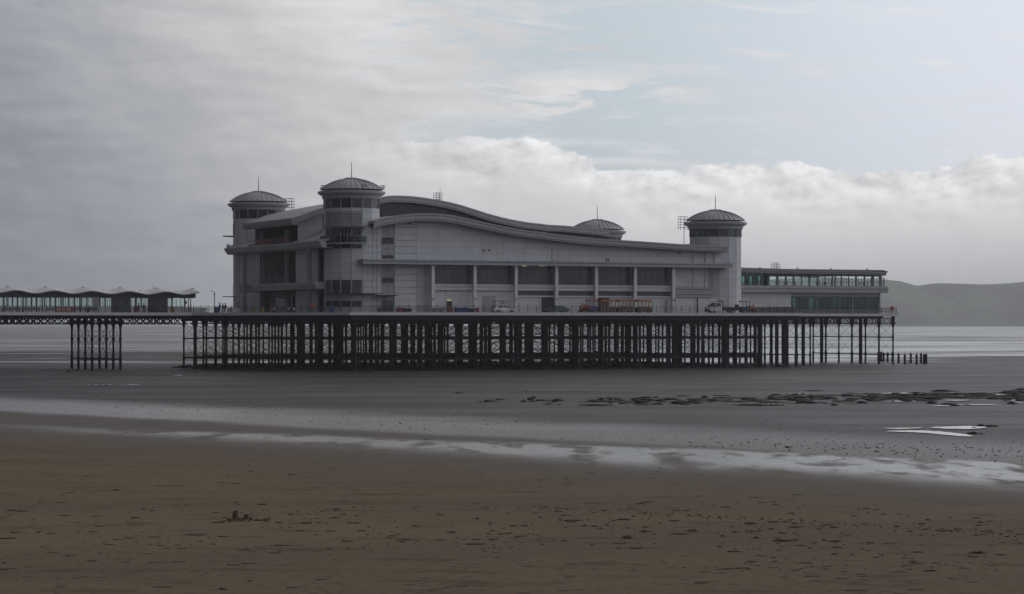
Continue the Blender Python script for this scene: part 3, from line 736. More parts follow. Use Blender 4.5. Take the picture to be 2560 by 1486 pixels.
# cornice at first-floor level, in lengths
ca, cb = U_at(908, VC), U_at(1832, VC)
for k in range(19):
    a = ca + (cb - ca) * k / 19 + 0.01; b = ca + (cb - ca) * (k + 1) / 19 - 0.01
    q = [(2.4, 19.38), (-0.1, 19.38), (-0.1, 19.08), (0.12, 19.05), (0.12, 18.92), (0.0, 18.9), (0.0, 18.5), (2.35, 18.5)]
    MB().sweep([a, b], lambda i, ab=(a, b): [(ab[i], VC + o, z) for o, z in q]).build('cornice_panel', 'grey_trim', pav)
# bays: pillars, panes, spandrels, shutters
pil = [1081.7, 1186.5, 1289.3, 1390.5, 1490.0, 1587.2, 1682.8]; VP = -6.2
pu = [U_at(x, VP) for x in pil]
for u in pu:
    o = BX(u - 0.28, u + 0.28, VP - .28, VP + .28, 10.0, 18.52).build('pillar', 'pillar_white', pav)
    MB().box(u - .07, u + .07, VP - .5, VP - .29, 12.35, 12.6).build('wall_lamp', 'truck_dark', o)
ZW0, ZW1 = 15.12, 18.5
for k in range(6):
    a, b = pu[k] + 0.3, pu[k + 1] - 0.3; a += 0.35; b += 0.35            # glass sits behind the pillars
    a, b = pu[k] + 0.28, pu[k + 1] + 0.05
    BX(a, b, -4.92, -4.86, 12.9, 18.5).build('bay_frame', 'dark_trim', pav)
    n = 6
    for i in range(n):
        p, q = a + (b - a) * i / n + 0.04, a + (b - a) * (i + 1) / n - 0.04
        BX(p, q, -4.97, -4.93, ZW0 + 0.04, 17.85).build('window_pane', 'bay_glass', pav)
        BX(p, q, -4.97, -4.93, 17.93, 18.46).build('transom_pane', 'black_glass', pav)
    MB().sweep([a, b], lambda i, ab=(a, b): [(ab[i], o, z) for o, z in [(-4.9, 15.12), (-5.5, 15.12), (-5.5, 14.78), (-5.38, 14.75), (-5.38, 14.5), (-5.3, 14.48), (-5.3, 14.32), (-5.45, 14.3), (-5.45, 14.05), (-4.9, 14.05)]]).build('spandrel', 'white_cladding', pav)
    if k >= 2:
        for i in range(4):
            p, q = a + (b - a) * i / 4 + 0.03, a + (b - a) * (i + 1) / 4 - 0.03
            BX(p, q, -4.97, -4.93, 13.2, 14.03).build('window_pane', 'bay_glass', pav)
        BX(a, b, -5.25, -4.9, 12.88, 13.18).build('lintel', 'white_cladding', pav)
def shutter(ua, ub, z0=10.02, z1_=12.85, v=-4.98, mt='shutter'):
    mb = MB(); mb.box(ua, ub, v, v + 0.05, z0, z1_); n = 14
    for i in range(n): z = z0 + (z1_ - z0) * i / n; mb.box(ua + .02, ub - .02, v - 0.03, v - .001, z + 0.02, z + (z1_ - z0) / n - 0.03)
    o = mb.build('shutter', mt, pav)
    for u in (ua, ub): BX(u - 0.12, u + 0.12, v - 0.12, v - 0.035, z0, z1_).build('guide_rail', 'white_cladding', o)
ux = lambda x: U_at(x, -4.98)
shutter(ux(1296), ux(1351)); shutter(ux(1397), ux(1482)); shutter(ux(1524), ux(1580)); shutter(ux(1593), ux(1674))
BX(ux(1357), ux(1385), -4.96, -4.93, 10.0, 12.85).build('dark_doorway', 'recess', pav); BX(ux(1495), ux(1517), -4.96, -4.93, 10.0, 12.85).build('dark_doorway', 'recess', pav)
# first two bays are plain wall below the spandrel
for k in range(2):
    n = 3
    for i in range(n):
        a = pu[k] + 0.28 + (pu[k + 1] - pu[k]) * i / n; b = a + (pu[k + 1] - pu[k]) / n
        for j in range(4): BX(a + .015, b - .015, -4.98, -4.92, 10.0 + 1.012 * j + .015, 10.0 + 1.012 * (j + 1) - .015).build('wall_panel', 'white_cladding', pav)
dr = fbox(934, 1250, 990, 1375, z2, -5.03, -4.99, 'open_doorway', 'black_glass', (10.0, 12.1)); 
fbox(934, 1310, 1000, 1375, z2, -5.06, -5.031, 'door_leaf', 'dark_red', (10.0, 11.2), dr)
fbox(936, 1250, 980, 1256, z2, -5.10, -5.04, 'strip_light', 'lit_tube', None, dr)
fbox(1318, 1185, 1458, 1300, z2, -5.03, -4.985, 'service_door', 'grey_trim', (10.0, 13.1))
for x0, x1 in ((1745, 1796), (1930, 1985)): fbox(x0, 880, x1, 885, z2, -6.3, -6.1, 'strip_light', 'lit_tube')
# plain wall right of the last pillar, its bands and two shutters
for i in range(3):
    a = pu[6] + 0.3 + 2.6 * i; b = min(a + 2.6, 71.0)
    for j in range(6): BX(a + .015, b - .015, -4.96, -4.9, 15.0 + 0.59 * j + .01, 15.0 + .59 * (j + 1) - .01).build('wall_panel', 'white_cladding', pav)
ra, rb = pu[6] + 0.3, 71.0
for z0, z1_, v in ((14.55, 14.98, -5.35), (13.95, 14.5, -5.2), (13.55, 13.9, -5.5), (12.98, 13.5, -5.3)): BX(ra, rb if z0 > 13.9 else rb - .5, v, -4.88, z0, z1_).build('band', 'grey_trim', pav)
shutter(ux(1690), ux(1739), z1_=12.95); shutter(ux(1746), ux(1793), z1_=12.95)
BX(pu[6] - .9, pu[6] - .35, -5.6, -5.0, 10.0, 12.4).build('control_cabinet', 'white_cladding', pav)
for u in (66.4, 69.0, 70.9):
    BX(u - .12, u + .12, -5.02, -4.97, 15.0, 18.5).build('pilaster', 'grey_trim', pav); BX(u - .1, u + .1, -5.02, -4.97, 19.4, rooftop(u) - .1).build('pilaster', 'grey_trim', pav)

# ---- corner towers
NF = 16; RT = 4.9; FA = 2 * pi / NF; AP = RT * cos(FA / 2); FW = 2 * RT * sin(FA / 2)
def facet_mesh(h, wgap, name, mt, th=0.06, slats=0):
    mb = MB(); w = FW - wgap
    if slats:
        for i in range(slats): z = h * (i + 0.15) / slats; mb.prism([(0.0, -w / 2, z), (0.14, -w / 2, z - .02), (0.14, -w / 2, z + .03), (0.0, -w / 2, z + h / slats * .6)], (0, w, 0))
        mb.box(0.01, 0.12, -w / 2, -w / 2 + .06, 0, h).box(0.01, 0.12, w / 2 - .06, w / 2, 0, h)
    else: mb.box(0, th, -w / 2, w / 2, 0, h)
    return mb.mesh(name, mt)
rib_cache = {}
def dome_profile(n=9): return [(r, 2.35 * (1 - (r / 5.9) ** 2) ** 0.8) for r in [5.6 - 4.45 * i / n for i in range(n + 1)]]
def tower(u0, v0, rim, bands, mir, ladder=False):
    c = (u0, v0, 0)
    drum = [b for b in bands if b[2] == 'drum'][0]
    t = MB().lathe([(0.01, 9.7), (RT - 0.06, 9.7), (RT - 0.06, drum[0]), (0.01, drum[0])], NF, c, -pi, pi).build('tower', 'tower_joint', pav)
    vis = [k for k in range(NF)]
    for k in vis:
        a = -pi + FA * (k + 0.5)
        am = a * mir                                            # mirrored towers repeat the detail on the other corner
        deg = math.degrees(a)
        loc = lambda z: (u0 + (AP - 0.05) * cos(am), v0 + (AP - 0.05) * sin(am), z)
        for z0, zz, kind, lim in bands:
            kd = kind
            if lim is not None and not (lim[0] <= deg <= lim[1]): kd = 'panel'
            h = zz - z0; key = (round(h, 3), kd)
            if kd == 'panel':
                rows_ = max(1, round(h / 1.55)); hh = h / rows_
                key = (round(hh, 3), 'panel')
                if key not in rib_cache: rib_cache[key] = facet_mesh(hh - 0.03, 0.075, 'wall_panel', 'tower_cladding')
                for r in range(rows_): put('wall_panel', rib_cache[key], t, loc(z0 + r * hh + 0.015), am)
            elif kd == 'louvre':
                if key not in rib_cache: rib_cache[key] = facet_mesh(h - 0.06, 0.14, 'louvre', 'grey_trim', slats=9)
                put('louvre', rib_cache[key], t, loc(z0 + 0.03), am)
            elif kd in ('glass', 'kiosk', 'low', 'shop'):
                mt = {'glass': 'black_glass', 'kiosk': 'dark_glass', 'low': 'bay_glass', 'shop': 'black_glass'}[kd]
                if key not in rib_cache: rib_cache[key] = facet_mesh(h - 0.08, 0.30, 'window_pane', mt, 0.05)
                o = put('window_pane', rib_cache[key], t, loc(z0 + 0.04), am)
                mk = ('mull', round(h, 3))
                if mk not in rib_cache: rib_cache[mk] = MB().box(-0.02, 0.09, -FW / 2 + 0.01, -FW / 2 + 0.13, 0, h).box(-0.02, 0.09, FW / 2 - 0.13, FW / 2 - 0.01, 0, h).mesh('mullion', 'grey_trim')
                put('mullion', rib_cache[mk], t, loc(z0), am)
                if kd == 'glass':
                    mk = ('dm', round(h, 3))
                    if mk not in rib_cache: rib_cache[mk] = MB().box(0.03, 0.12, -.34, -.24, 0, h).box(0.03, 0.12, .24, .34, 0, h).mesh('mullion', 'shelter_white')
                    if k in (1, 2): put('mullion', rib_cache[mk], t, loc(z0), am)
            elif kd == 'drum':
                see = drum[4] if len(drum) > 4 else False
                key = (round(h, 3), 'drum')
                if key not in rib_cache: rib_cache[key] = facet_mesh(h - 0.04, 0.2, 'drum_pane', 'dark_glass', 0.05)
                put('drum_pane', rib_cache[key], t, loc(z0 + .02), am)
                mk = ('drum_m', round(h, 3))
                if mk not in rib_cache: rib_cache[mk] = MB().box(-0.05, 0.12, -FW / 2 - .02, -FW / 2 + 0.1, 0, h).mesh('drum_post', 'grey_trim')
                put('drum_post', rib_cache[mk], t, loc(z0), am)
            elif kd == 'seethrough': pass
    # drum core, eave, dome, ribs, cap, spire
    MB().lathe([(RT - .3, drum[0]), (RT - .3, drum[1] + .3)], NF, c).build('drum_core', 'recess', t)
    MB().lathe([(RT - .2, rim - 1.3), (5.15, rim - 1.3), (5.25, rim - 0.62), (5.62, rim - 0.6), (5.66, rim - 0.42), (5.9, rim - 0.4), (5.98, rim - 0.04), (5.98, rim + 0.02), (5.5, rim + 0.1), (5.4, rim - 0.3)], 48, c, close=True).build('eave', 'grey_trim', t, smooth=True)
    pr = dome_profile()
    MB().lathe([(r, rim + z) for r, z in pr], 64, c).build('dome', 'lead', t, smooth=True)
    if 'rib' not in rib_cache:
        mb = MB(); mb.sweep(pr, lambda i: [(pr[i][0], -0.05, pr[i][1] - .02), (pr[i][0], 0.05, pr[i][1] - .02), (pr[i][0] + .02, 0.05, pr[i][1] + 0.09), (pr[i][0] + .02, -0.05, pr[i][1] + 0.09)]); rib_cache['rib'] = mb.mesh('rib', 'seam')
    for k in range(32): put('rib', rib_cache['rib'], t, (u0, v0, rim), 2 * pi * k / 32)
    MB().lathe([(1.15, rim + 2.2), (1.32, rim + 2.22), (1.32, rim + 2.42), (1.0, rim + 2.52), (0.02, rim + 2.58)], 24, c).build('cap', 'lead', t, smooth=True)
    MB().tube((u0, v0, rim + 2.5), (u0, v0, rim + 5.3), 0.085, 8, 0.05).build('spire', 'steel', t)
    return t
tall = [(28.35, 30.15, 'drum', None), (27.68, 28.33, 'panel', None), (25.2, 27.66, 'louvre', (-180, -90)), (24.76, 25.18, 'panel', None), (22.34, 24.74, 'glass', (-180, -90)), (22.06, 22.32, 'panel', None), (21.24, 22.04, 'shop', (-180, -90)), (15.72, 21.22, 'panel', None), (13.36, 15.70, 'low', (-180, -67)), (12.1, 13.34, 'panel', None), (11.05, 12.08, 'kiosk', (-180, -90)), (9.98, 11.03, 'panel', None)]
short = [(24.46, 26.2, 'drum', None, True), (9.98, 24.44, 'panel', None)]
short = [(24.46, 26.2, 'drum', None), (9.98, 24.44, 'panel', None)]
tFL = tower(0, 0, 31.3, tall, 1); tBL = tower(0, 48, 31.3, tall, -1); tFR = tower(74.2, 0, 27.2, short, 1); tBR = tower(74.2, 48, 27.2, short, -1)
# glazed drum of the seaward towers: slats over green glass, daylight through from the far side
for t in (tFR, tBR):
    for o in list(t.children):
        if o.name.startswith(('drum_pane', 'drum_core')): bpy.data.objects.remove(o)
gm = facet_mesh(1.7, 0.2, 'drum_pane', 'teal_glass', 0.02); sm = MB()
for i in range(6): sm.box(0.05, 0.16, -FW / 2 + .08, FW / 2 - .08, 0.02 + i * 0.29, 0.02 + i * 0.29 + (0.21 if i not in (2, 4) else 0.15))
for q in (-.62, .62): sm.box(0.04, 0.12, q - .16, q + .16, 0.0, 1.7)
sm = sm.mesh('slat_row', 'shelter_dark')
for t, (cu, cv) in ((tFR, (74.2, 0)), (tBR, (74.2, 48))):
    for k in range(NF):
        a = -pi + FA * (k + .5); p = (cu + (AP - .05) * cos(a), cv + (AP - .05) * sin(a), 24.48)
        put('drum_pane', gm, t, p, a); put('slat_row', sm, t, p, a)
        if k % 4 == 1: MB().box(-1.0, 1.0, -.05, .05, 24.5, 26.2).build('stair_core', 'recess', t).location = (cu + 1.6 * cos(a), cv + 1.6 * sin(a), 0)
# balconies, thin canopies on the landward towers
for t, cv, s in ((tFL, 0, 1), (tBL, 48, -1)):
    A0, A1 = (radians(-175), radians(-86)) if s == 1 else (radians(86), radians(175))
    c = (0, cv, 0)
    MB().lathe([(RT - .1, 21.98), (6.2, 21.98), (6.2, 22.18), (RT - .1, 22.18)], 20, c, A0, A1, close=True).build('balcony_floor', 'grey_trim', t)
    for k in range(8):
        a, b = A0 + (A1 - A0) * k / 8 + 0.008, A0 + (A1 - A0) * (k + 1) / 8 - 0.008
        MB().lathe([(6.12, 22.25), (6.14, 22.25), (6.14, 23.35), (6.12, 23.35)], 3, c, a, b, close=True).build('balustrade_pane', 'grey_glass', t)
        MB().tube((6.15 * cos(a), cv + 6.15 * sin(a), 22.1), (6.15 * cos(a), cv + 6.15 * sin(a), 23.45), 0.035, 6).build('balustrade_post', 'steel', t)
    MB().lathe([(6.08, 23.4), (6.18, 23.4), (6.18, 23.47), (6.08, 23.47)], 20, c, A0, A1, close=True).build('handrail', 'steel', t)
    for zc, rr, B0, B1 in ((24.95, 6.4 if s == 1 else 7.0, -178, -84), (13.25, 7.1, -178, -60)):
        b0, b1 = (radians(B0), radians(B1)) if s == 1 else (radians(-B1), radians(-B0))
        MB().lathe([(RT - .05, zc), (rr, zc + .04), (rr, zc + .12), (RT - .05, zc + .16)], 20, c, b0, b1, close=True).build('canopy', 'grey_trim' if zc > 20 else 'truck_dark', t)
# ---- entrance front: wall pieces, loggias, columns, balcony
UE = -5.0
def eclad(v0, v1, z0, zt, n, rowh=1.55):
    for i in range(n):
        a = v0 + (v1 - v0) * i / n + .03; b = v0 + (v1 - v0) * (i + 1) / n - .03; r = max(1, round((zt - z0) / rowh))
        for j in range(r): BX(UE, UE + .06, a, b, z0 + (zt - z0) * j / r + .015, z0 + (zt - z0) * (j + 1) / r - .015).build('wall_panel', 'tower_cladding', pav)
for v0, v1, n in ((3.6, 14.6, 4), (33.6, 44.4, 5)):
    BX(UE + .07, UE + .4, v0, v1, 10, 21.4).build('end_wall', 'tower_joint', pav)
    eclad(v0, v1, 15.5, 21.3, n); eclad(v0, v1, 10.0, 14.0, n)
for vq, sg in ((12.6, 1), (35.4, -1)):
    ue_ = .5 if sg == 1 else u1 - 1.5
    pr_ = [(-5.3, 21.5), (ue_, 21.5)] + [(u, z - .7) for u, z in reversed(sub(up, -5.3, ue_, 30))]
    MB().prism([(u, vq + .07 * sg, z) for u, z in pr_], (0, .33 * sg, 0)).build('side_wall', 'tower_joint', pav)
    for k in range(3):
        a = -5.3 + 1.6 * k; zl = interp(low, a) - .3
        for j in range(4):
            z0_ = 21.6 + 1.55 * j; zt_ = min(z0_ + 1.55, interp(up, a) - .9)
            if zt_ > z0_ + .2: BX(a + .03, a + 1.57, vq, vq + .06 * sg, z0_ + .015, zt_ - .015).build('wall_panel', 'tower_cladding', pav)
    BX(-.45, .4, vq - .02 * sg, vq + .05 * sg, 24.0, 28.2).build('tall_window', 'black_glass', pav)
BX(3.9, 4.3, 11, 37, 10, 28.5).build('loggia_back_wall', 'grey_trim', pav)
for v in (14.45, 33.75): BX(UE + .4, 4.0, v - .15, v + .15, 10, 21.5).build('loggia_side_wall', 'grey_trim', pav)
for z in (15.3, 22.1): BX(UE + .1, 4.0, 14.6, 33.6, z - .3, z).build('loggia_floor', 'grey_trim', pav)
for z0, z1_ in ((15.35, 20.6), (22.2, 25.4), (10.05, 13.3)):
    for k in range(12):
        a = 14.9 + 18.4 * k / 12
        BX(3.82, 3.88, a + .05, a + 18.4 / 12 - .05, z0 + .05, z1_).build('window_pane', 'black_glass' if k % 4 else 'dark_glass', pav)
mcol = MB().lathe([(0.40, 0), (0.40, 11.5)], 20).mesh('column', 'column_grey', smooth=True)
mcol2 = MB().lathe([(0.55, 0), (0.55, 15.4)], 20).mesh('column', 'column_grey', smooth=True)
for v in (V_at(611.5, -6.3), V_at(772.7, -6.3)): put('round_column', mcol, pav, (-6.3, v, 9.98))
for x in (658, 719.5): put('round_column', mcol2, pav, (-4.2, V_at(x, -4.2), 9.98))
# first-floor balcony: stepped band, swelling out in plan
def bal_u(v): q = (v - 14.0) / 20.0; return -6.0 - 1.3 * sin(min(1, max(0, (v + 4.5) / 39.5)) * pi) ** 0.6
vb = [0.6 + 33.9 * i / 40 for i in range(41)]
for k in range(8):
    sgm = vb[k * 5:k * 5 + 6]
    q = [(2.5, 15.45), (0, 15.45), (0, 15.15), (0.1, 15.12), (0.1, 14.85), (0.2, 14.82), (0.2, 14.55), (0.34, 14.5), (0.34, 14.2), (2.5, 14.2)]
    MB().sweep(sgm, lambda i, g=sgm: [(bal_u(g[i]) + o, g[i] + (0.01 if i == 0 else -0.01 if i == len(g) - 1 else 0), z) for o, z in q]).build('balcony_band', 'grey_trim', pav)
def curved_rail(v0, v1, uf, z, h, nr, n=14):
    mb = MB(); vv = [v0 + (v1 - v0) * i / n for i in range(n + 1)]
    for r in range(nr):
        zz = z + h * (r + 1) / nr
        for a, b in zip(vv, vv[1:]): mb.tube((uf(a), a, zz), (uf(b), b, zz), 0.035 if r == nr - 1 else 0.022, 5)
    o = mb.build('balcony_rail', 'steel', pav); pm = MB().tube((0, 0, 0), (0, 0, h + .02), 0.04, 6).mesh('post', 'steel')
    for a in vv: put('post', pm, o, (uf(a), a, z))
curved_rail(13.2, 33.4, lambda v: bal_u(v) + .15, 15.45, 1.15, 6)
curved_rail(13.5, 34.5, lambda v: -6.9, 22.6, 1.05, 5)
# red letters on the upper rail
def letter(ch, v, z, h, w):
    cu = bpy.data.curves.new('letter', 'FONT'); cu.body = ch; cu.size = h * 1.42; cu.extrude = 0.03; cu.align_x = 'CENTER'
    to = bpy.data.objects.new('letter', cu); COL.objects.link(to); dg = bpy.context.evaluated_depsgraph_get(); dg.update()
    me = bpy.data.meshes.new_from_object(to.evaluated_get(dg)); bpy.data.objects.remove(to)
    me.materials.clear(); me.materials.append(MATS['red'])
    sc = Matrix(((0, 0, -1), (-w, 0, 0), (0, 1, 0))).to_4x4(); me.transform(sc)
    o = put('sign_letter', me, pav, (-7.02, v, z)); return o
for word, xa, xb in (('GRAND', 641.5, 678), ('PIER', 694.5, 721)):
    for i, ch in enumerate(word):
        x = xa + (xb - xa) * (i + 0.5) / len(word); letter(ch, V_at(x, -7.0), 22.72, 0.85, 2.2)
# ground-floor shopfront behind the columns
BX(-3.4, -3.2, 3.6, 44.4, 10, 14.3).build('shopfront_wall', 'dark_trim', pav)
for k in range(26):
    a = 4.2 + 40 * k / 26
    if k in (6, 12, 18): continue
    hgt = 12.7 if k % 3 else 12.9
    o = BX(-3.48, -3.44, a + .08, a + 40 / 26 - .08, 10.05 if k % 2 else 10.9, hgt - .55).build('shop_pane', 'black_glass' if k % 3 else 'dark_glass', pav)
    BX(-3.48, -3.44, a + .08, a + 40 / 26 - .08, hgt - .45, hgt).build('transom_pane', 'black_glass', o)
for v in (8.4, 15.2, 23.0, 30.5): BX(-3.62, -3.5, v, v + .7, 10.6, 12.2).build('poster_case', 'shelter_white', pav)
# access ladders and guard frames on the roofs
def cage(pts, u, v, w, d, z0, z1_, rungs=3):
    mb = MB()
    for a, b in ((0, 0), (w, 0), (w, d), (0, d), (w / 2, 0)): mb.tube((u + a, v + b, z0), (u + a, v + b, z1_), 0.045, 5)
    for i in range(rungs + 1):
        z = z0 + (z1_ - z0) * (i + 1) / (rungs + 1) if i < rungs else z1_
        for p, q in (((0, 0), (w, 0)), ((w, 0), (w, d)), ((w, d), (0, d)), ((0, d), (0, 0))): mb.tube((u + p[0], v + p[1], z), (u + q[0], v + q[1], z), 0.035, 5)
    return mb
uu = U_at(1088, 13); cage(None, uu, 12.5, 1.15, 1.2, interp(up, uu) - .1, interp(up, uu) + 1.5).tube((uu + 1, 13, interp(up, uu)), (uu + 1, 13, interp(up, uu) + 2.6), 0.03, 5).build('roof_ladder', 'steel', pav)
uu = 1.8; vv_ = V_at(716, 1.8); cage(None, uu, 36.0, 1.0, 1.4, 29.6, 31.9).build('roof_ladder', 'steel', pav)
ul = U_at(1700, -1); mb = cage(None, ul, -1.2, 1.5, 0.9, Z_at(576, ul, -1), Z_at(542, ul, -1), 4)
mb.tube((ul + 0.75, -1.2, 22.0), (ul + .75, -1.2, Z_at(556, ul, -1)), 0.06, 6).tube((ul + .75, -1.2, 22.9), (ul + 1.9, -1.0, 22.9), 0.04, 5); mb.build('roof_ladder', 'steel', pav)
for u, v in ((4.3, -3.4), (0, -5.3), (-5.2, 1.0), (4.6, 46.5), (72, 43.5)):
    z = 31.7 if u < 20 else 27.6
    cage(None, u, v, .6, .5, z, z + .7, 1).build('dome_anchor', 'steel', pav)
# ------------------------------------------------------------------ two-storey glazed cafe at the seaward end
caf = thing('cafe_building', 'two storey grey cafe with ribbon of green glass beyond the seaward tower', 'building', (R0[0], R0[1], 0), TH)
VA, VB = 12.0, 36.0
def cu(x): return U_at(z4(x, 0)[0], VA)
def cz(x, y): return Z_at(z4(x, y)[1], cu(x), VA)
uL, uR = 79.3, cu(1830)
zr0, zf0 = cz(1000, 318), cz(1000, 368)                       # roof top, fascia bottom
zg0, zg1 = cz(1000, 495), cz(1000, 388)                       # upper glazing
zs = cz(1000, 568); zl1, zl0 = cz(1000, 608), cz(1000, 745)
uE = U_at(2219, VA - 1.9)
roofp = [(uL, zr0 + .32), (cu(560), zr0 + .06), (cu(700), zr0), (uE - 1.2, zr0), (uE, zr0 - .25)]
MB().sweep(roofp, lambda i: [(roofp[i][0], VA - 2.0, roofp[i][1]), (roofp[i][0], VB + 2.0, roofp[i][1]), (roofp[i][0], VB + 2.0, roofp[i][1] - .22), (roofp[i][0], VA - 2.0, roofp[i][1] - .22)]).build('roof', 'roof_grey', caf)
n = 9
for k in range(n):
    a, b = uL + (uE - .2 - uL) * k / n + .01, uL + (uE - .2 - uL) * (k + 1) / n - .01
    for s, v in ((1, VA), (-1, VB)):
        MB().sweep([a, b], lambda i, ab=(a, b): [(ab[i], v + s * o, interp(roofp, ab[i]) + z) for o, z in [(0.4, -.23), (-1.9, -.23), (-1.9, -.5), (-1.7, -.53), (-1.6, zf0 - zr0), (0.4, zf0 - zr0)]]).build('fascia_panel', 'grey_trim', caf)
BX(uE - .45, uE - .15, VA - 1.7, VB + 1.7, zf0, zr0 - .48).build('end_fascia', 'grey_trim', caf)
BX(uL, uR, VA + .1, VB - .1, zf0 + .05, zf0 + .2).build('ceiling', 'soffit', caf)
# floor slab and banded spandrel
BX(uL, uR, VA - .2, VB + .2, zs + .15, zg0 - .12).build('floor_slab', 'dark_trim', caf)
ub2 = cu(1866)
for k in range(n):
    a, b = uL + (ub2 - uL) * k / n + .01, uL + (ub2 - uL) * (k + 1) / n - .01
    for s, v in ((1, VA), (-1, VB)):
        MB().sweep([a, b], lambda i, ab=(a, b): [(ab[i], v + s * o, z) for o, z in [(0.0, zg0), (-.9, zg0), (-.9, zg0 - .28), (-1.15, zg0 - .3), (-1.15, zg0 - .55), (-1.0, zg0 - .6), (-1.0, zs), (-.1, zs)]]).build('spandrel', 'grey_trim', caf)
BX(ub2 - .25, ub2, VA - .85, VB + .85, zs, zg0 - .3).build('end_band', 'grey_trim', caf)
# upper posts and panes, front and back
posts = [(595, 622), (690, 718), (785, 806), (868, 890), (958, 971), (1038, 1060), (1130, 1148), (1214, 1223), (1290, 1306), (1322, 1336), (1388, 1402), (1466, 1476), (1540, 1562), (1634, 1652), (1714, 1745), (1797, 1830)]
edges = [uL]
for a, b in posts:
    ua, ub = cu(a), cu(b)
    BX(ua + .04, ub - .04, VA, VA + .14, zg0, zf0 + .04).build('post', 'dark_trim', caf)
    BX(U_at(z4(a, 0)[0], VB) + .12, U_at(z4(b, 0)[0], VB) - .12, VB - .14, VB, zg0, zf0 + .04).build('post', 'dark_trim', caf)
    edges += [ua, ub]
for k in range(2, len(edges) - 1, 2):
    a, b = edges[k], edges[k + 1]
    BX(a + .02, b - .02, VA + .12, VA + .14, zg0, zg1).build('window_pane', 'pale_glass', caf)
    BX(a, b, VA + .08, VA + .2, zg1, zf0 + .03).build('head_rail', 'dark_trim', caf)
    BX(a, b, VA + .06, VA + .22, cz(1000, 452) - .04, cz(1000, 452) + .04).build('transom', 'dark_trim', caf)
    BX(a, b, VA + .04, VA + .26, zg0 - .02, zg0 + .06).build('sill', 'grey_trim', caf)
for k in range(20):
    a, b = uL + 9 + (uR - uL - 9) * k / 20, uL + 9 + (uR - uL - 9) * (k + 1) / 20
    BX(a + .04, b - .04, VB - .14, VB - .12, zg0, zf0 + .04).build('window_pane', 'pale_glass', caf)
# darker glazed stair hall at the tower end
for k in range(6):
    a = uL + (cu(560) - uL) * k / 6; b = uL + (cu(560) - uL) * (k + 1) / 6
    BX(a + .05, b - .05, VA + .1, VA + .12, zg0, zf0 + .04).build('window_pane', 'stair_glass', caf); BX(b - .05, b + .05, VA + .05, VA + .2, zg0, zf0 + .04).build('mullion', 'dark_trim', caf)
for a, b in ((250, 318), (352, 405), (432, 500), (522, 610)): BX(U_at(z4(a, 0)[0], VA + 4), U_at(z4(b, 0)[0], VA + 4), VA + 4, VA + 4.2, zg0, zf0 + .04).build('partition', 'recess', caf)
# lower storey
BX(uL, cu(850), VA, VA + .3, 9.98, zs + .02).build('lower_wall', 'wall_joint', caf)
n = 6; a0, b0 = uL, cu(850)
for k in range(n):
    for j in range(4):
        a, b = a0 + (b0 - a0) * k / n + .02, a0 + (b0 - a0) * (k + 1) / n - .02
        BX(a, b, VA - .06, VA - .001, 10 + (zs - 10) * j / 4 + .015, 10 + (zs - 10) * (j + 1) / 4 - .015).build('wall_panel', 'white_cladding', caf)
lx = [850 + 940 * k / 15 for k in range(16)]
uLR = cu(1790)
for k in range(15):
    a, b = cu(lx[k]), cu(lx[k + 1])
    o = BX(a + .05, b - .05, VA + .05, VA + .07, zl0, zl1).build('window_pane', 'stair_glass', caf)
    BX(b - .05, b + .05, VA, VA + .12, zl0, zl1).build('mullion', 'dark_trim', caf)
    BX(a + .05, b - .05, VA + .02, VA + .1, cz(lx[k], 655) - .03, cz(lx[k], 655) + .03).build('transom', 'dark_trim', caf)
    BX(a + .02, b - .02, VA - .05, VA + .2, 10.0, zl0).build('base_panel', 'dark_trim', caf)
    BX(a + .02, b - .02, VA - .05, VA + .2, zl1, zs + .02).build('head_panel', 'grey_trim', caf)
BX(uLR - .02, cu(1808), VA - .1, VA + .3, 9.98, zs + .02).build('corner_post', 'dark_trim', caf)
BX(cu(1503), cu(1512), VA - .12, VA - .06, 10.0, zs).build('downpipe', 'grey_trim', caf)
# rear wall of the lower storey: piers with daylight openings between them
op = [(862, 900), (1035, 1085), (1105, 1142), (1292, 1338), (1352, 1390), (1556, 1572), (1588, 1606), (1658, 1692)]
def shift(x):                                                   # the same line of sight carried to the rear wall
    return U_at(z4(x, 0)[0], VB)
prev = uL; side = []
for a, b in op:
    sa, sb = shift(a), shift(b)
    if sb < uLR - .1:
        BX(prev, sa, VB - .3, VB, 9.98, zs + .02).build('rear_wall', 'recess', caf)
        BX(sa, sb, VB - .2, VB - .18, zl0, zl1).build('rear_pane', 'teal_glass', caf); BX(sa, sb, VB - .3, VB, 9.98, zl0).build('rear_wall', 'recess', caf); BX(sa, sb, VB - .3, VB, zl1, zs + .02).build('rear_wall', 'recess', caf)
        prev = sb
    else: side.append((V_at(z4(b, 0)[0], uLR), V_at(z4(a, 0)[0], uLR)))
BX(prev, uLR, VB - .3, VB, 9.98, zs + .02).build('rear_wall', 'recess', caf)
ea, eb = uLR, cu(1808); prev = VA + .3
for a, b in sorted(side):
    a = max(a, VA + .6); b = min(b, VB - .5)
    if b <= a: continue
    BX(ea, eb, prev, a, 9.98, zs + .02).build('end_wall', 'recess', caf)
    BX(ea + .1, ea + .12, a, b, zl0, zl1).build('end_pane', 'teal_glass', caf); BX(ea, eb, a, b, 9.98, zl0).build('end_wall', 'recess', caf); BX(ea, eb, a, b, zl1, zs + .02).build('end_wall', 'recess', caf)
    prev = b
BX(ea, eb, prev, VB, 9.98, zs + .02).build('end_wall', 'recess', caf)
BX(uL, uLR, VA + .3, VB - .3, 10.0, 10.1).build('lower_floor', 'dark_trim', caf)
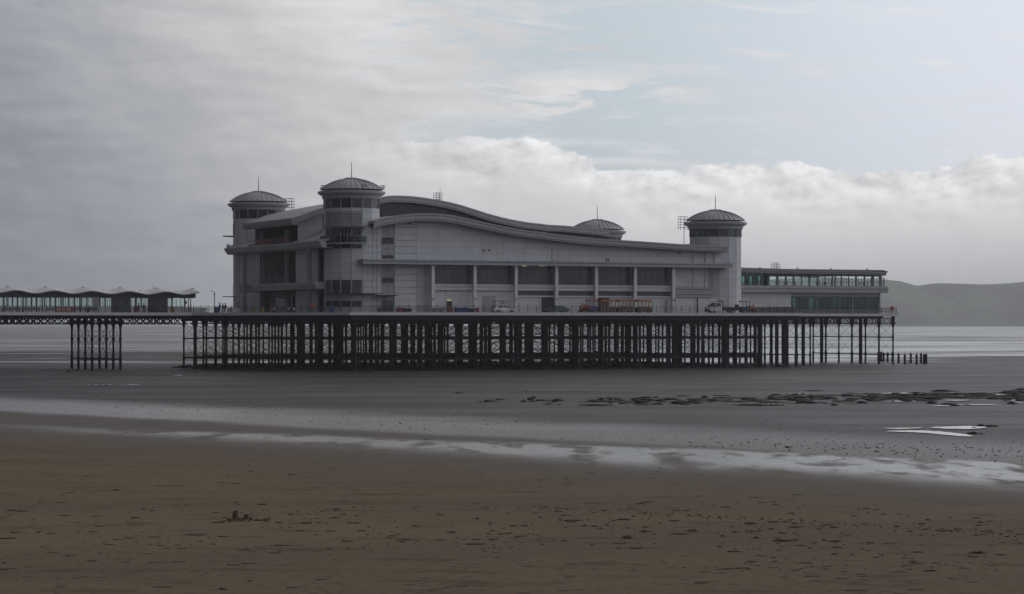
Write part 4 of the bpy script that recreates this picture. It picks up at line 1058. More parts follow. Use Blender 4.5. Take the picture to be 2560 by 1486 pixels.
# end balcony rail, roof ladder, roof vents
for (p, q) in (((uR, VA - .8), (uE - .3, VA - .8)), ((uE - .3, VA - .8), (uE - .3, VB + .8))): railing(p, q, zg0 - .9, h=2.6, step=1.1, rails=(2.55, 1.9, 0.9), name='balcony_rail', parent=caf, pr=0.06)
uu = cu(640); cage(None, uu, VA - 1, 1.1, 1.0, zr0 - .1, Z_at(658, uu, VA)).build('roof_ladder', 'steel', caf)
lad = MB()
for d in (0.3, 0.75): lad.tube((uu + d, VA - 2.05, zg0 - .2), (uu + d, VA - 2.05, zr0 + .9), 0.03, 5)
for i in range(11): z = zg0 + (zr0 - zg0) * i / 11; lad.tube((uu + .3, VA - 2.05, z), (uu + .75, VA - 2.05, z), 0.02, 4)
lad.build('wall_ladder', 'steel', caf)
for x in (518, 922, 1283, 1672): BX(cu(x) - .1, cu(x) + .1, VA, VA + .2, zr0 - .05, zr0 + .35).build('roof_vent', 'dark_trim', caf)
# cafe tables and chairs seen against the light
def ctable(u, v, i):
    t = thing('cafe_table', 'small square table behind the upper cafe glass', 'table', W(u, v, zg0 - .11), TH, 'tables on the upper cafe floor')
    BX(-.4, .4, -.4, .4, .70, .74).build('tabletop', 'dark_trim', t); MB().tube((0, 0, .02), (0, 0, .7), .04, 6).build('leg', 'steel', t); MB().lathe([(0.25, 0.0), (0.25, 0.03), (0, .05)], 10).build('foot', 'steel', t)
    for s in (-1, 1):
        c = thing('cafe_chair', 'dark chair drawn up to a small square table behind the upper cafe glass', 'chair', W(u + s * .75, v, zg0 - .11), TH + (pi if s < 0 else 0), 'chairs on the upper cafe floor')
        BX(-.2, .2, -.2, .2, .44, .48).build('seat', 'truck_dark', c); BX(.17, .21, -.2, .2, .52, .9).build('backrest', 'truck_dark', c)
        for a in (-.17, .17):
            for b in (-.17, .17): MB().tube((a, b, 0), (a, b, .44), .018, 5).build('leg', 'steel', c)
        for b in (-.17, .17): MB().tube((.19, b, .47), (.19, b, .53), .018, 5).build('back_post', 'steel', c)
for i, x in enumerate((740, 905, 1020, 1175, 1240, 1350, 1600, 1690)): ctable(cu(x) + 1.2, VA + 2.2 + (i % 3) * 1.5, i)

# ------------------------------------------------------------------ wavy-roofed glass shelter on the walkway
she = thing('pier_shelter', 'long glazed shelter with a white wavy roof on the walkway', 'shelter', (R0[0], R0[1], 0), TH)
SV0, SV1 = 20.3, 27.7
def su(x): return U_at(x, SV0)
sR = su(494.5); PER = abs(su(34.5) - su(130)); crest = su(34.5 + 94.3 * 4)
def sw(u): return 13.70 + 0.235 * cos(2 * pi * (u - crest) / PER) - 0.004 * (u + 40)
sL = -100.0
N = 240
pth = [sL + (sR - sL) * i / N for i in range(N + 1)]
MB().sweep(pth, lambda i: [(pth[i], SV0 - .9, sw(pth[i]) - .06), (pth[i], SV0 + 1.5, sw(pth[i]) + .42), (pth[i], (SV0 + SV1) / 2, sw(pth[i]) + .58), (pth[i], SV1 - 1.5, sw(pth[i]) + .42), (pth[i], SV1 + .9, sw(pth[i]) - .06), (pth[i], SV1 + .9, sw(pth[i]) - .14), (pth[i], SV0 - .9, sw(pth[i]) - .14)]).build('roof', 'shelter_white', she, smooth=True)
for v in (SV0 - .95, SV1 + .95): MB().sweep(pth, lambda i: [(pth[i], v - .05, sw(pth[i]) - .02), (pth[i], v + .05, sw(pth[i]) - .02), (pth[i], v + .05, sw(pth[i]) - .2), (pth[i], v - .05, sw(pth[i]) - .2)]).build('roof_edge', 'grey_trim', she)
ZH = Z_at(744, -45, SV0)
for v in (SV0, SV1): MB().sweep(pth[:-6], lambda i: [(pth[i], v - .06, ZH), (pth[i], v + .06, ZH), (pth[i], v + .06, sw(pth[i]) - .12), (pth[i], v - .06, sw(pth[i]) - .12)]).build('valance', 'shelter_dark', she)
MB().sweep([0, 1], lambda i: [((sR - .4 - .4 * i), SV0, ZH), ((sR - .4 - .4 * i), SV1, ZH), ((sR - .4 - .4 * i), SV1, sw(sR) - .14), ((sR - .4 - .4 * i), SV0, sw(sR) - .14)]).build('gable', 'shelter_dark', she)
k = 0; ucr = crest - PER * 9
while ucr < sR + 2:
    MB().lathe([(0.02, .18), (.3, .14), (.34, .05), (.34, 0)], 10, (ucr - .35, (SV0 + SV1) / 2, sw(ucr) + .55)).build('ridge_vent', 'grey_trim', she)
    MB().box(ucr + PER / 2 - .12, ucr + PER / 2 + .12, 23.8, 24.2, sw(ucr + PER / 2) + .54, sw(ucr + PER / 2) + .68).build('ridge_vent', 'grey_trim', she)
    ucr += PER
solid = [(su(280), su(322)), (su(368), su(412))]
insolid = lambda u: any(a <= u <= b for a, b in solid)
ZL = Z_at(767, -45, SV0)
pos = []
base = su(485 / 8.4); per2 = abs(su(885 / 8.4) - base)
for k in range(-12, 12):
    for d in (0.0, -0.97): pos.append(base + per2 * k + d)
pos = sorted(p for p in pos if sL < p < sR - 1.5)
for p in pos:
    for v in (SV0, SV1): BX(p - .11, p + .11, v - .1, v + .1, DECK - .02, ZH + .01).build('post', 'shelter_dark', she)
for a, b in zip(pos, pos[1:]):
    m = (a + b) / 2
    for v in (SV0, SV1):
        if insolid(m) and v == SV0:
            BX(a + .1, b - .1, v - .04, v + .04, DECK - .02, ZH + .005).build('solid_panel', 'shelter_dark', she); continue
        BX(a + .11, b - .11, v - .01, v + .01, ZL, ZH).build('glass_pane', 'pale_glass', she)
        BX(a + .11, b - .11, v - .05, v + .05, DECK - .01, ZL).build('dwarf_wall', 'shelter_white' if v == SV0 else 'deck_edge', she)
        if b - a > 1.5:
            for q in (1 / 3, 2 / 3): BX(a + (b - a) * q - .035, a + (b - a) * q + .035, v - .03, v + .03, ZL + .001, ZH).build('mullion', 'shelter_dark', she)
for a, b in solid:
    BX(a + .6, b - .6, SV0 + .1, SV0 + 1.7, DECK, ZH - .05).build('kiosk_block', 'shelter_dark', she)
for x in (295, 302): BX(su(x) - .15, su(x) + .2, SV0 - .07, SV0 - .045, 10.9, 12.0).build('kiosk_window', 'teal_glass', she)
BX(su(239.5) - .6, su(239.5) + .6, SV0 - .12, SV0 - .05, 10.6, 12.8).build('notice_board', 'column_grey', she)
BX(sL, sR - 1.0, SV0 - .6, SV1 + .6, DECK - .015, DECK + .02).build('shelter_floor', 'concrete', she)
for x in (471, 476.5): MB().tube((su(x), SV0, DECK - .02), (su(x), SV0, sw(su(x)) - .15), .08, 8).build('end_post', 'shelter_dark', she)
BX(su(464) - .2, su(464) + .2, SV0 - .05, SV0, 11.6, 12.2).build('small_sign', 'blue', she)
MB().tube((su(398), 24, sw(su(398)) + .3), (su(398), 24, sw(su(398)) + 1.55), .05, 6, .02).tube((su(398) - .12, 24, sw(su(398)) + .25), (su(398) + .12, 24, sw(su(398)) + .5), .1, 6).build('roof_spike', 'red', she)
# ------------------------------------------------------------------ vehicles on the deck
DZ = DECK - 0.02
def wheel(parent, x, y, r, w=0.2):
    s = 1 if y > 0 else -1
    t = MB().lathe([(r * .55, -w / 2), (r * .92, -w / 2), (r, -w / 2 + .03), (r, w / 2 - .03), (r * .92, w / 2), (r * .55, w / 2)], 20, close=True).mesh('tyre', 'tyre', smooth=True)
    o = put('wheel', t, parent, (x, y, r)); o.rotation_euler = (pi / 2, 0, 0)
    ri = MB().lathe([(0.02, .02), (r * .2, .04), (r * .5, .0), (r * .57, .05), (r * .57, -.05)], 14).mesh('rim', 'rim', smooth=True)
    k = put('rim', ri, o, (0, 0, -s * (w / 2 - .05)))
    return o
def slabbody(prof, wfun, n=2):
    """side outline (x,z) made into a body whose half-width follows height"""
    mb = MB(); k = len(prof)
    L = [(x, -wfun(x, z), z) for x, z in prof]; R = [(x, wfun(x, z), z) for x, z in prof]
    mb.v = L + R; mb.f = [tuple(range(k)), tuple(reversed(range(k, 2 * k)))] + [((i + 1) % k, i, k + i, k + (i + 1) % k) for i in range(k)]
    return mb
def car(label, paint, loc, rz, hatch):
    c = thing('parked_car', label, 'car', loc, rz, None)
    # nose at +x ; 4.4 m long
    def arch(xc, r, n=7): return [(xc + r * cos(a), 0.30 + r * sin(a)) for a in [pi - pi * i / n for i in range(n + 1)]][::-1]
    lower = [(2.15, .25), (2.2, .45), (2.14, .62), (1.9, .72), (1.0, .88), (-1.9, .95), (-2.15, .88), (-2.2, .55), (-2.12, .27)]
    bottom = [(-1.72, .22)] + [(x, z) for x, z in arch(-1.35, .36)[::-1]] + [(-0.95, .2), (0.95, .2)] + [(x, z) for x, z in arch(1.35, .36)[::-1]] + [(1.75, .22)]
    mb = slabbody(lower + bottom, lambda x, z: .87 - .06 * max(0, z - .6) / .35 - .10 * max(0, abs(x) - 1.7) / .5)
    mb.build('body', paint, c, smooth=False)
    top = [(1.05, .87), (0.25, 1.36), (-.15, 1.43), (-.95, 1.41), (-1.45, 1.30), (-1.95, .94)] if hatch else [(1.0, .87), (0.2, 1.33), (-.2, 1.38), (-.9, 1.34), (-1.75, .97), (-1.9, .94)]
    wf = lambda x, z: .80 - .20 * (z - .87) / .5
    slabbody(top, wf).build('cabin', paint, c)
    def pane(pts, nm):
        for s in (-1, 1): MB().prism([(x, s * (wf(x, z) + .004), z) for x, z in pts], (0, s * .012, 0)).build(nm, 'black_glass', c)
    if hatch:
        pane([(.86, .95), (.2, 1.32), (-.25, 1.36), (-.28, .97)], 'side_window'); pane([(-.36, .97), (-.34, 1.36), (-.95, 1.34), (-1.35, 1.22), (-1.62, 1.0)], 'side_window')
    else: pane([(.8, .95), (.16, 1.28), (-.22, 1.31), (-.3, .97)], 'side_window'); pane([(-.38, .97), (-.31, 1.31), (-.85, 1.28), (-1.4, 1.02)], 'side_window')
    fx, fz, gx, gz = top[0][0], top[0][1], top[1][0], top[1][1]
    MB().poly([(fx - .03, -.68, fz + .05), (fx - .03, .68, fz + .05), (gx + .06, .6, gz + .0), (gx + .06, -.6, gz + .0)]).build('windscreen', 'black_glass', c)
    ax, az, bx, bz = top[-2][0], top[-2][1], top[-1][0], top[-1][1]
    MB().poly([(ax - .03, -.56, az - .02), (ax - .03, .56, az - .02), (bx - .01, .66, bz + .05), (bx - .01, -.66, bz + .05)]).build('rear_window', 'black_glass', c)
    for x in (-1.35, 1.35):
        for y in (-.78, .78): wheel(c, x, y, .31)
    for s in (-1, 1):
        MB().box(2.02, 2.17, s * .52, s * .74, .58, .70).build('headlight', 'headlight', c); MB().box(-2.2, -2.1, s * .55, s * .76, .68, .86).build('tail_light', 'tail_light', c)
        MB().box(.62, .80, s * .82, s * .98, .92, 1.04).build('mirror', paint, c)
    return c
um = (U_at(1228, -11.2) + U_at(1288, -11.2)) / 2
car('silver hatchback car parked facing the seaward end beside a forklift', 'silver_paint', W(um, -11.2, DZ), TH, True)
um = (U_at(1358, -11.0) + U_at(1424, -11.0)) / 2
car('dark teal low coupe car parked on the pier deck by the shutters', 'teal_paint', W(um, -11.0, DZ), TH + pi, False)

# white tipper truck
um = (U_at(1764, -11.4) + U_at(1846, -11.4)) / 2
tr = thing('tipper_truck', 'white tipper truck with dark dropside bed parked by the seaward tower', 'truck', W(um, -11.4, DZ), TH + pi)
cabp = [(3.1, .42), (3.15, .95), (2.95, 1.15), (2.35, 1.28), (1.75, 2.0), (1.55, 2.12), (.55, 2.14), (.5, .45)]
slabbody(cabp, lambda x, z: .98 - .12 * max(0, z - 1.2) / .9).build('cab', 'white_paint', tr)
for s in (-1, 1):
    MB().prism([(2.1, s * .98, 1.32), (1.68, s * .90, 1.92), (.85, s * .90, 1.95), (.85, s * .98, 1.30)], (0, s * .015, 0)).build('side_window', 'black_glass', tr)
    MB().box(2.95, 3.12, s * .55, s * .85, .78, .98).build('headlight', 'headlight', tr); MB().box(2.2, 2.35, s * 1.0, s * 1.22, 1.25, 1.6).build('mirror', 'truck_dark', tr)
MB().poly([(2.33, -.85, 1.34), (2.33, .85, 1.34), (1.82, .78, 1.94), (1.82, -.78, 1.94)]).build('windscreen', 'black_glass', tr)
BX(-3.0, .5, -.95, .95, .55, .72).build('chassis', 'truck_dark', tr); bed = MB()
for q in ((-3.1, .35, -1.02, -.96, .75, 1.15), (-3.1, .35, .96, 1.02, .75, 1.15), (-3.12, -3.06, -1.0, 1.0, .75, 1.15), (.3, .38, -1.0, 1.0, .75, 1.55), (-3.1, .35, -1.0, 1.0, .73, .78)): bed.box(*q)
bed.build('tipper_bed', 'truck_dark', tr); BX(.36, .46, -.9, .9, 1.55, 2.35).build('headboard', 'truck_dark', tr)
BX(-3.2, -3.1, -.6, .6, 1.15, 1.65).build('tail_frame', 'truck_dark', tr); BX(2.95, 3.22, -.9, .9, .32, .62).build('bumper', 'truck_dark', tr)
MB().lathe([(.09, 2.14), (.09, 2.28), (.04, 2.34), (0, 2.34)], 10, (1.0, 0, 0)).build('beacon', 'orange_red', tr)
for x in (2.05, -1.9):
    for y in (-.82, .82): wheel(tr, x, y, .38, .26)

# land train: tractor engine and three carriages
def engine(label, loc, rz, group=None, body='red'):
    e = thing('land_train_engine', label, 'train engine', loc, rz, group)
    BX(-1.5, 1.45, -.62, .62, .32, .62).build('chassis', 'truck_dark', e)
    MB().tube((.05, 0, 1.0), (1.3, 0, 1.0), .42, 20).build('boiler', body, e, smooth=True)
    MB().tube((1.3, 0, 1.0), (1.62, 0, 1.0), .46, 20, .38).build('smokebox', 'yellow', e, smooth=True)
    for x in (.35, .85): MB().tube((x, 0, 1.0), (x + .08, 0, 1.0), .435, 20).build('boiler_band', 'yellow' if x < .5 else 'blue', e, smooth=True)
    MB().lathe([(.09, 1.38), (.09, 1.62), (.17, 1.75), (.17, 1.8), (0, 1.8)], 12, (1.2, 0, 0)).build('chimney', 'yellow', e, smooth=True)
    MB().lathe([(.16, 1.35), (.16, 1.5), (.08, 1.6), (0, 1.62)], 12, (.55, 0, 0)).build('steam_dome', 'yellow', e, smooth=True)
    BX(-1.5, .05, -.62, .62, .62, 1.25).build('cab_side', 'blue', e); BX(-.25, .15, -.64, .64, .7, 1.15).build('cab_panel', body, e)
    for x in (-1.42, 0.0):
        for y in (-.56, .56): BX(x - .04, x + .04, y - .04, y + .04, 1.25, 2.25).build('cab_post', 'truck_dark' if x > -1 else 'yellow', e)
    MB().sweep([-1.65, .2], lambda i: [([-1.65, .2][i], y, z) for y, z in [(-.75, 2.25), (-.5, 2.36), (0, 2.42), (.5, 2.36), (.75, 2.25), (.75, 2.2), (-.75, 2.2)]]).build('cab_roof', body, e)
    MB().prism([(1.45, -.6, .12), (1.85, -.45, .12), (1.85, .45, .12), (1.45, .6, .12)], (0, 0, .35)).build('cowcatcher', body, e)
    for x in (-1.0, .1, .85):
        for y in (-.66, .66): wheel(e, x, y, .34 if x < -.5 else .24, .14)
    return e
um = (U_at(1449, -10.8) + U_at(1492, -10.8)) / 2
engine('red and blue land train engine with yellow nose coupled to striped carriages', W(um, -10.8, DZ), TH + pi)
um = (U_at(1856, -9) + U_at(1883, -9)) / 2
engine('yellow nosed land train engine standing alone beside the seaward tower', W(um, -9.0, DZ), TH, body='dark_red')
def carriage(loc, rz):
    c = thing('land_train_carriage', 'striped land train carriage with red roof, coupled directly to the engine', 'carriage', loc, rz, 'carriages of the land train')
    L = 1.5
    BX(-L, L, -.72, .72, .28, .42).build('chassis', 'truck_dark', c)
    for s in (-1, 1):
        for k in range(8):
            a = -L + .04 + (2 * L - .08) * k / 8
            BX(a + .01, a + (2 * L - .08) / 8 - .01, s * .72, s * .76, .36, 1.08).build('side_panel', ('panel_red', 'panel_blue')[k % 2], c)
        for k in range(5): x = -L + .06 + (2 * L - .12) * k / 4; BX(x - .05, x + .05, s * .765, s * .70, .30, 2.15).build('post', 'yellow', c)
        BX(-L, L, s * .70, s * .79, 2.10, 2.24).build('roof_rail', 'yellow', c); BX(-L, L, s * .77, s * .80, 1.06, 1.12).build('side_rail', 'yellow', c)
    MB().sweep([-L + .05, L - .05], lambda i: [([-L + .05, L - .05][i], y, z) for y, z in [(-.8, 2.24), (-.5, 2.40), (0, 2.46), (.5, 2.40), (.8, 2.24)]]).build('roof', 'red', c)
    for x in (-.9, 0, .9): BX(x - .18, x + .18, -.66, .66, .42, .80).build('seat', 'truck_dark', c); BX(x + .12, x + .18, -.66, .66, .80, 1.25).build('backrest', 'dark_trim', c)
    for x in (-1.0, 1.0):
        for y in (-.6, .6): wheel(c, x, y, .26, .16)
    BX(L, L + .3, -.05, .05, .34, .42).build('coupling', 'truck_dark', c)
    return c
c0 = None
for xa, xb in ((1495, 1536), (1539, 1583), (1586, 1632)):
    um = (U_at(xa, -10.8) + U_at(xb, -10.8)) / 2
    if c0 is None: c0 = carriage(W(um, -10.8, DZ), TH)
    else: c = copy_tree(c0); c.location = W(um, -10.8, DZ); c['label'] = 'striped land train carriage with red roof, ' + ('between the other two carriages' if xa < 1560 else 'last of the three behind the engine')

# forklift behind the silver car
um = U_at(1245, -8.2)
fl = thing('forklift', 'dark forklift truck standing behind the silver car', 'forklift', W(um, -8.2, DZ), TH)
MB().prism([(-.9, -.5, .3), (-1.0, -.5, 1.0), (.2, -.5, 1.0), (.35, -.5, .7), (.9, -.5, .6), (.9, -.5, .3)], (0, 1.0, 0)).build('body', 'truck_dark', fl)
for x, y in ((-.75, -.45), (-.75, .45), (.75, -.45), (.75, .45)): MB().tube((x, y, .6), (x * .8, y, 2.15), .045, 6).build('guard_post', 'truck_dark', fl)
BX(-.75, .75, -.55, .55, 2.15, 2.22).build('overhead_guard', 'truck_dark', fl)
for y in (-.3, .3): BX(1.0, 1.1, y - .06, y + .06, .1, 2.3).build('mast', 'steel', fl); BX(1.1, 2.0, y - .06, y + .06, .12, .17).build('fork', 'steel', fl)
BX(-.45, .0, -.25, .25, 1.0, 1.35).build('seat', 'yellow', fl)
for x in (-.6, .6):
    for y in (-.5, .5): wheel(fl, x, y, .29, .2)

# ------------------------------------------------------------------ people
def skin_mesh(pts, edges, radii, material, sub=1):
    me = bpy.data.meshes.new('s'); me.from_pydata(pts, edges, []); o = bpy.data.objects.new('s', me); COL.objects.link(o)
    md = o.modifiers.new('k', 'SKIN'); md.use_smooth_shade = True
    for i, v in enumerate(me.skin_vertices[0].data): v.radius = (radii[i], radii[i] * 0.9); v.use_root = i == 0
    sd = o.modifiers.new('s', 'SUBSURF'); sd.levels = sub; sd.render_levels = sub
    dg = bpy.context.evaluated_depsgraph_get(); dg.update()
    r = bpy.data.meshes.new_from_object(o.evaluated_get(dg)); bpy.data.objects.remove(o)
    r.materials.clear(); r.materials.append(MATS[material]); return r
def person(label, loc, rz, coat, legs, pose='walk', hair='hair', group=None, s=1.0):
    p = thing('person', label, 'person', loc, rz, group)
    if pose == 'walk': kn = [(.16, .1, .50), (-.02, -.1, .48)]; an = [(.26, .1, .09), (-.30, -.1, .13)]; hip = .90
    elif pose == 'sit': kn = [(.44, .1, .50), (.44, -.1, .50)]; an = [(.46, .1, .09), (.46, -.1, .09)]; hip = .50
    else: kn = [(.02, .1, .49), (.03, -.1, .48)]; an = [(0, .1, .08), (0, -.1, .08)]; hip = .90
    z = hip
    sh = [(0.0, .19, z + .52), (0.0, -.19, z + .52)]
    el = [(-.10, .24, z + .25), (.08, -.24, z + .25)] if pose == 'walk' else [(.02, .24, z + .25), (.06, -.24, z + .26)]
    ha = [(-.04, .23, z + .02), (.22, -.20, z + .06)] if pose == 'walk' else [(.20, .14, z + .12), (.24, -.12, z + .14)]
    pts = [(0, 0, z), (0, 0, z + .25), (0, 0, z + .50), (0.01, 0, z + .60), (.03, 0, z + .72), (.03, 0, z + .80)]; r = [.13, .125, .12, .055, .095, .06]
    ed = [(0, 1), (1, 2), (2, 3), (3, 4), (4, 5)]
    pts.append((.13, 0, z + .70)); r.append(.018); ed.append((4, 6))                     # nose
    for i in range(2):
        b = len(pts); hx = (0, .1 if i == 0 else -.1, z - .03)
        toe = (an[i][0] + .15, an[i][1], an[i][2] - .05)
        pts += [hx, kn[i], an[i], toe]; r += [.095, .062, .042, .035]; ed += [(0, b), (b, b + 1), (b + 1, b + 2), (b + 2, b + 3)]
        b = len(pts); pts += [sh[i], el[i], ha[i]]; r += [.062, .045, .032]; ed += [(2, b), (b, b + 1), (b + 1, b + 2)]
        d = (Vector(ha[i]) - Vector(el[i])).normalized()
        for f in range(5):                                                               # fingers and thumb
            e = Vector(ha[i]) + d * (.11 if f else .05) + Vector((.02 * (f - 2), (.035 if f == 0 else 0.0) * (1 if i else -1), 0)); pts.append(tuple(e)); r.append(.010); ed.append((b + 2, len(pts) - 1))
    put('body', skin_mesh(pts, ed, r, 'skin'), p)
    hd = MB().lathe([(0.02, .135), (.07, .12), (.105, .06), (.108, 0), (.10, -.06), (.085, -.08)], 12, (.015, 0, z + .74)).mesh('hair', hair, smooth=True); put('hair', hd, p)
    jp = [(0, 0, z - .05), (0, 0, z + .25), (0, 0, z + .48), (0, 0, z + .56)] + [x for i in range(2) for x in (sh[i], el[i], tuple(Vector(el[i]).lerp(Vector(ha[i]), .85)))]
    put('jacket', skin_mesh(jp, [(0, 1), (1, 2), (2, 3), (2, 4), (4, 5), (5, 6), (2, 7), (7, 8), (8, 9)], [.175, .165, .165, .085, .085, .065, .05, .085, .065, .05], coat), p)
    tp = [(0, 0, z + .02)] + [x for i in range(2) for x in ((0, .1 if i == 0 else -.1, z - .05), kn[i], an[i])]
    put('trousers', skin_mesh(tp, [(0, 1), (1, 2), (2, 3), (0, 4), (4, 5), (5, 6)], [.15, .115, .082, .065, .115, .082, .065], legs), p)
    for i in range(2): put('shoe', MB().lump((an[i][0] + .06, an[i][1], an[i][2] - .09), .15, .055, .09, i).mesh('shoe', 'cloth_black', smooth=True), p)
    p.scale = (s, s, s); return p
def walk(x, v, lab, coat, legs, pose='walk', turn=0.0, s=1.0, hair='hair'):
    return person(lab, W(U_at(x, v), v, DZ), TH + turn, coat, legs, pose, hair, s=s)
walk(346.5, 17.6, 'person in a dark red coat walking past a red litter bin by the shelter', 'cloth_red', 'cloth_black', turn=pi)
walk(359.5, 17.8, 'person in black coat striding alone along the walkway beside the shelter', 'cloth_black', 'cloth_black', turn=0.1, s=1.03)
walk(375.5, 18.2, 'person in navy jacket with a pale bag standing beside a companion near the kiosk', 'cloth_navy', 'denim', 'stand', turn=-1.4)
walk(381, 18.6, 'taller person in black standing with a companion near the shelter kiosk', 'cloth_black', 'cloth_black', 'stand', turn=-1.8, s=1.08)
walk(549.5, 14.2, 'tallest of three people in black strolling on the forecourt', 'cloth_black', 'cloth_black', turn=pi - .1, s=1.08)
walk(557, 14.4, 'person in grey coat walking in the middle of three strollers on the forecourt', 'cloth_grey', 'cloth_black', turn=pi, s=1.0)
walk(563.5, 14.0, 'person in navy coat trailing two strollers on the forecourt', 'cloth_navy', 'denim', turn=pi + .1, s=1.02)
# on the first-floor balcony
for x, lab, c_ in ((667, 'person in black seated at the first floor balcony rail by the round column', 'cloth_black'), (681, 'person in dark coat standing at the first floor balcony rail', 'cloth_navy')):
    person(lab, W(-5.6, V_at(x, -5.6), 15.46), TH + pi, c_, 'cloth_black', 'stand', s=0.98)

# ------------------------------------------------------------------ benches, bins, barriers, lifebuoys, lamp post
def bench(loc, rz, lab, grp='benches along the walkway rail'):
    b = thing('bench', lab, 'bench', loc, rz, grp)
    for k in range(4): BX(-1.0, 1.0, -.2 + .11 * k, -.2 + .11 * k + .085, .42, .46).build('seat_slat', 'bench_wood', b)
    for k in range(3): BX(-1.0, 1.0, .25 + .03 * k, .28 + .03 * k, .55 + .14 * k, .66 + .14 * k).build('back_slat', 'bench_wood', b)
    for x in (-.85, .85): MB().box(x - .03, x + .03, -.2, -.14, 0, .42).box(x - .03, x + .03, .2, .26, 0, .42).box(x - .03, x + .03, -.2, .26, .38, .419).prism([(x - .03, .22, .42), (x - .03, .27, .42), (x - .03, .36, .98), (x - .03, .31, .98)], (.06, 0, 0)).build('leg', 'rail_iron', b)
    return b
b0 = None
for x in (17, 36, 67, 85, 127, 190, 212, 228, 405):
    loc = W(U_at(x, 17.4), 17.4, DZ)
    if b0 is None: b0 = bench(loc, TH + pi, 'slatted bench facing the shelter on the walkway')
    else: c = copy_tree(b0); c.location = loc
person('person in dark clothes seated on a bench by the walkway rail', W(U_at(222, 17.45), 17.45, DZ - .03), TH + pi / 2, 'cloth_black', 'cloth_black', 'sit')
def barrier(x, v, lab, mt='orange_red', w=1.9):
    b = thing('crowd_barrier', lab, 'barrier', W(U_at(x, v), v, DZ), TH, 'red plastic barriers')
    for z in (.12, .92): BX(-w / 2, w / 2, -.03, .03, z, z + .12).build('rail', mt, b)
    for k in range(8): a = -w / 2 + (w - .1) * k / 7; BX(a, a + .10, -.025, .025, .241, .919).build('bar', mt, b)
    for s in (-1, 1): BX(s * w * .33 - .06, s * w * .33 + .06, -.28, .28, 0, .10).build('foot', 'truck_dark', b)
    return b
barrier(154, 17.0, 'red plastic barrier standing on the walkway, left one of a pair'); barrier(172, 17.0, 'red plastic barrier standing on the walkway, beside a matching barrier')
def bin_(x, v, lab, mt, h=1.1, w=.55, name='litter_bin', plane_z=DZ):
    b = thing(name, lab, 'bin', W(U_at(x, v), v, plane_z), TH)
    MB().prism([(-w / 2, -w / 2, 0), (w / 2, -w / 2, 0), (w / 2, w / 2, 0), (-w / 2, w / 2, 0)], (0, 0, h * .78)).build('body', mt, b)
    MB().prism([(-w / 2 - .03, -w / 2 - .03, h * .8), (w / 2 + .03, -w / 2 - .03, h * .8), (w / 2 * .8, -w / 2 - .03, h), (-w / 2 * .8, -w / 2 - .03, h)], (0, w + .06, 0)).build('hood', mt, b)
    BX(-w * .3, w * .3, -w / 2 - .05, -w / 2 - .031, h * .83, h * .93).build('slot', 'truck_dark', b); return b
bin_(340, 17.3, 'red litter bin on the walkway beside the person in red', 'dark_red'); bin_(431.5, 17.6, 'yellow litter bin by the seaward end of the shelter', 'yellow')
bin_(542.5, 13.4, 'blue bin beside the three strollers on the forecourt', 'bin_blue', 1.1, .7); bin_(829, -9.5, 'blue bin in front of the kiosk windows of the tall tower', 'bin_blue', 1.15, .7)
bin_(948, -6.2, 'dark red cabinet by the glass side door', 'dark_red', 1.0, .5); bin_(1193, -8.0, 'small red bin between the second pillar and the forklift', 'red', .95, .5)
bin_(633, 6.0, 'yellow bin at the foot of the entrance columns', 'yellow', 1.1, .5); bin_(656, 5.0, 'olive yellow bin beside the entrance doors', 'yellow', 1.0, .45)
def lifebuoy(u, v, lab):
    l = thing('lifebuoy_station', lab, 'lifebuoy', W(u, v, DZ + .1), TH, 'lifebuoys on the pier rail')
    MB().lathe([(.36 + .09 * cos(a), .09 * sin(a)) for a in [2 * pi * i / 8 for i in range(8)]], 20, close=True).build('ring', 'orange_red', l, smooth=True)
    r = [c for c in l.children][0]; r.rotation_euler = (pi / 2, 0, 0); r.location = (0, -.02, 1.05)
    MB().lathe([(0.02, 0), (.33, 0), (.33, .1), (.02, .12)], 16).build('housing', 'red', l); h = [c for c in l.children if c.name.startswith('housing')][0]; h.rotation_euler = (pi / 2, 0, 0); h.location = (0, .07, 1.05)
    BX(-.04, .04, .08, .16, 0, 1.3).build('post', 'rail_iron', l)
lifebuoy(U_at(782, -13.4), -13.3, 'orange lifebuoy on the rail in front of the entrance doors'); lifebuoy(U_at(1982, 4.1), 4.1, 'red lifebuoy on the rail at the start of the cafe windows'); lifebuoy(U_at(2230, 4.1), 4.1, 'red lifebuoy on the rail at the very end of the pier')
ul = U_at(536, 20); lp = thing('lamp_post', 'slim grey lamp post standing alone on the forecourt', 'lamp post', W(ul, 20, DZ), TH)
MB().tube((0, 0, 0), (0, 0, 3.2), .09, 8, .07).build('pole', 'steel', lp); MB().lathe([(.11, 3.2), (.16, 3.35), (.1, 3.55), (.02, 3.95)], 10).build('lantern', 'steel', lp, smooth=True); MB().lathe([(.14, 0), (.14, .35), (.09, .4)], 10).build('base', 'steel', lp)
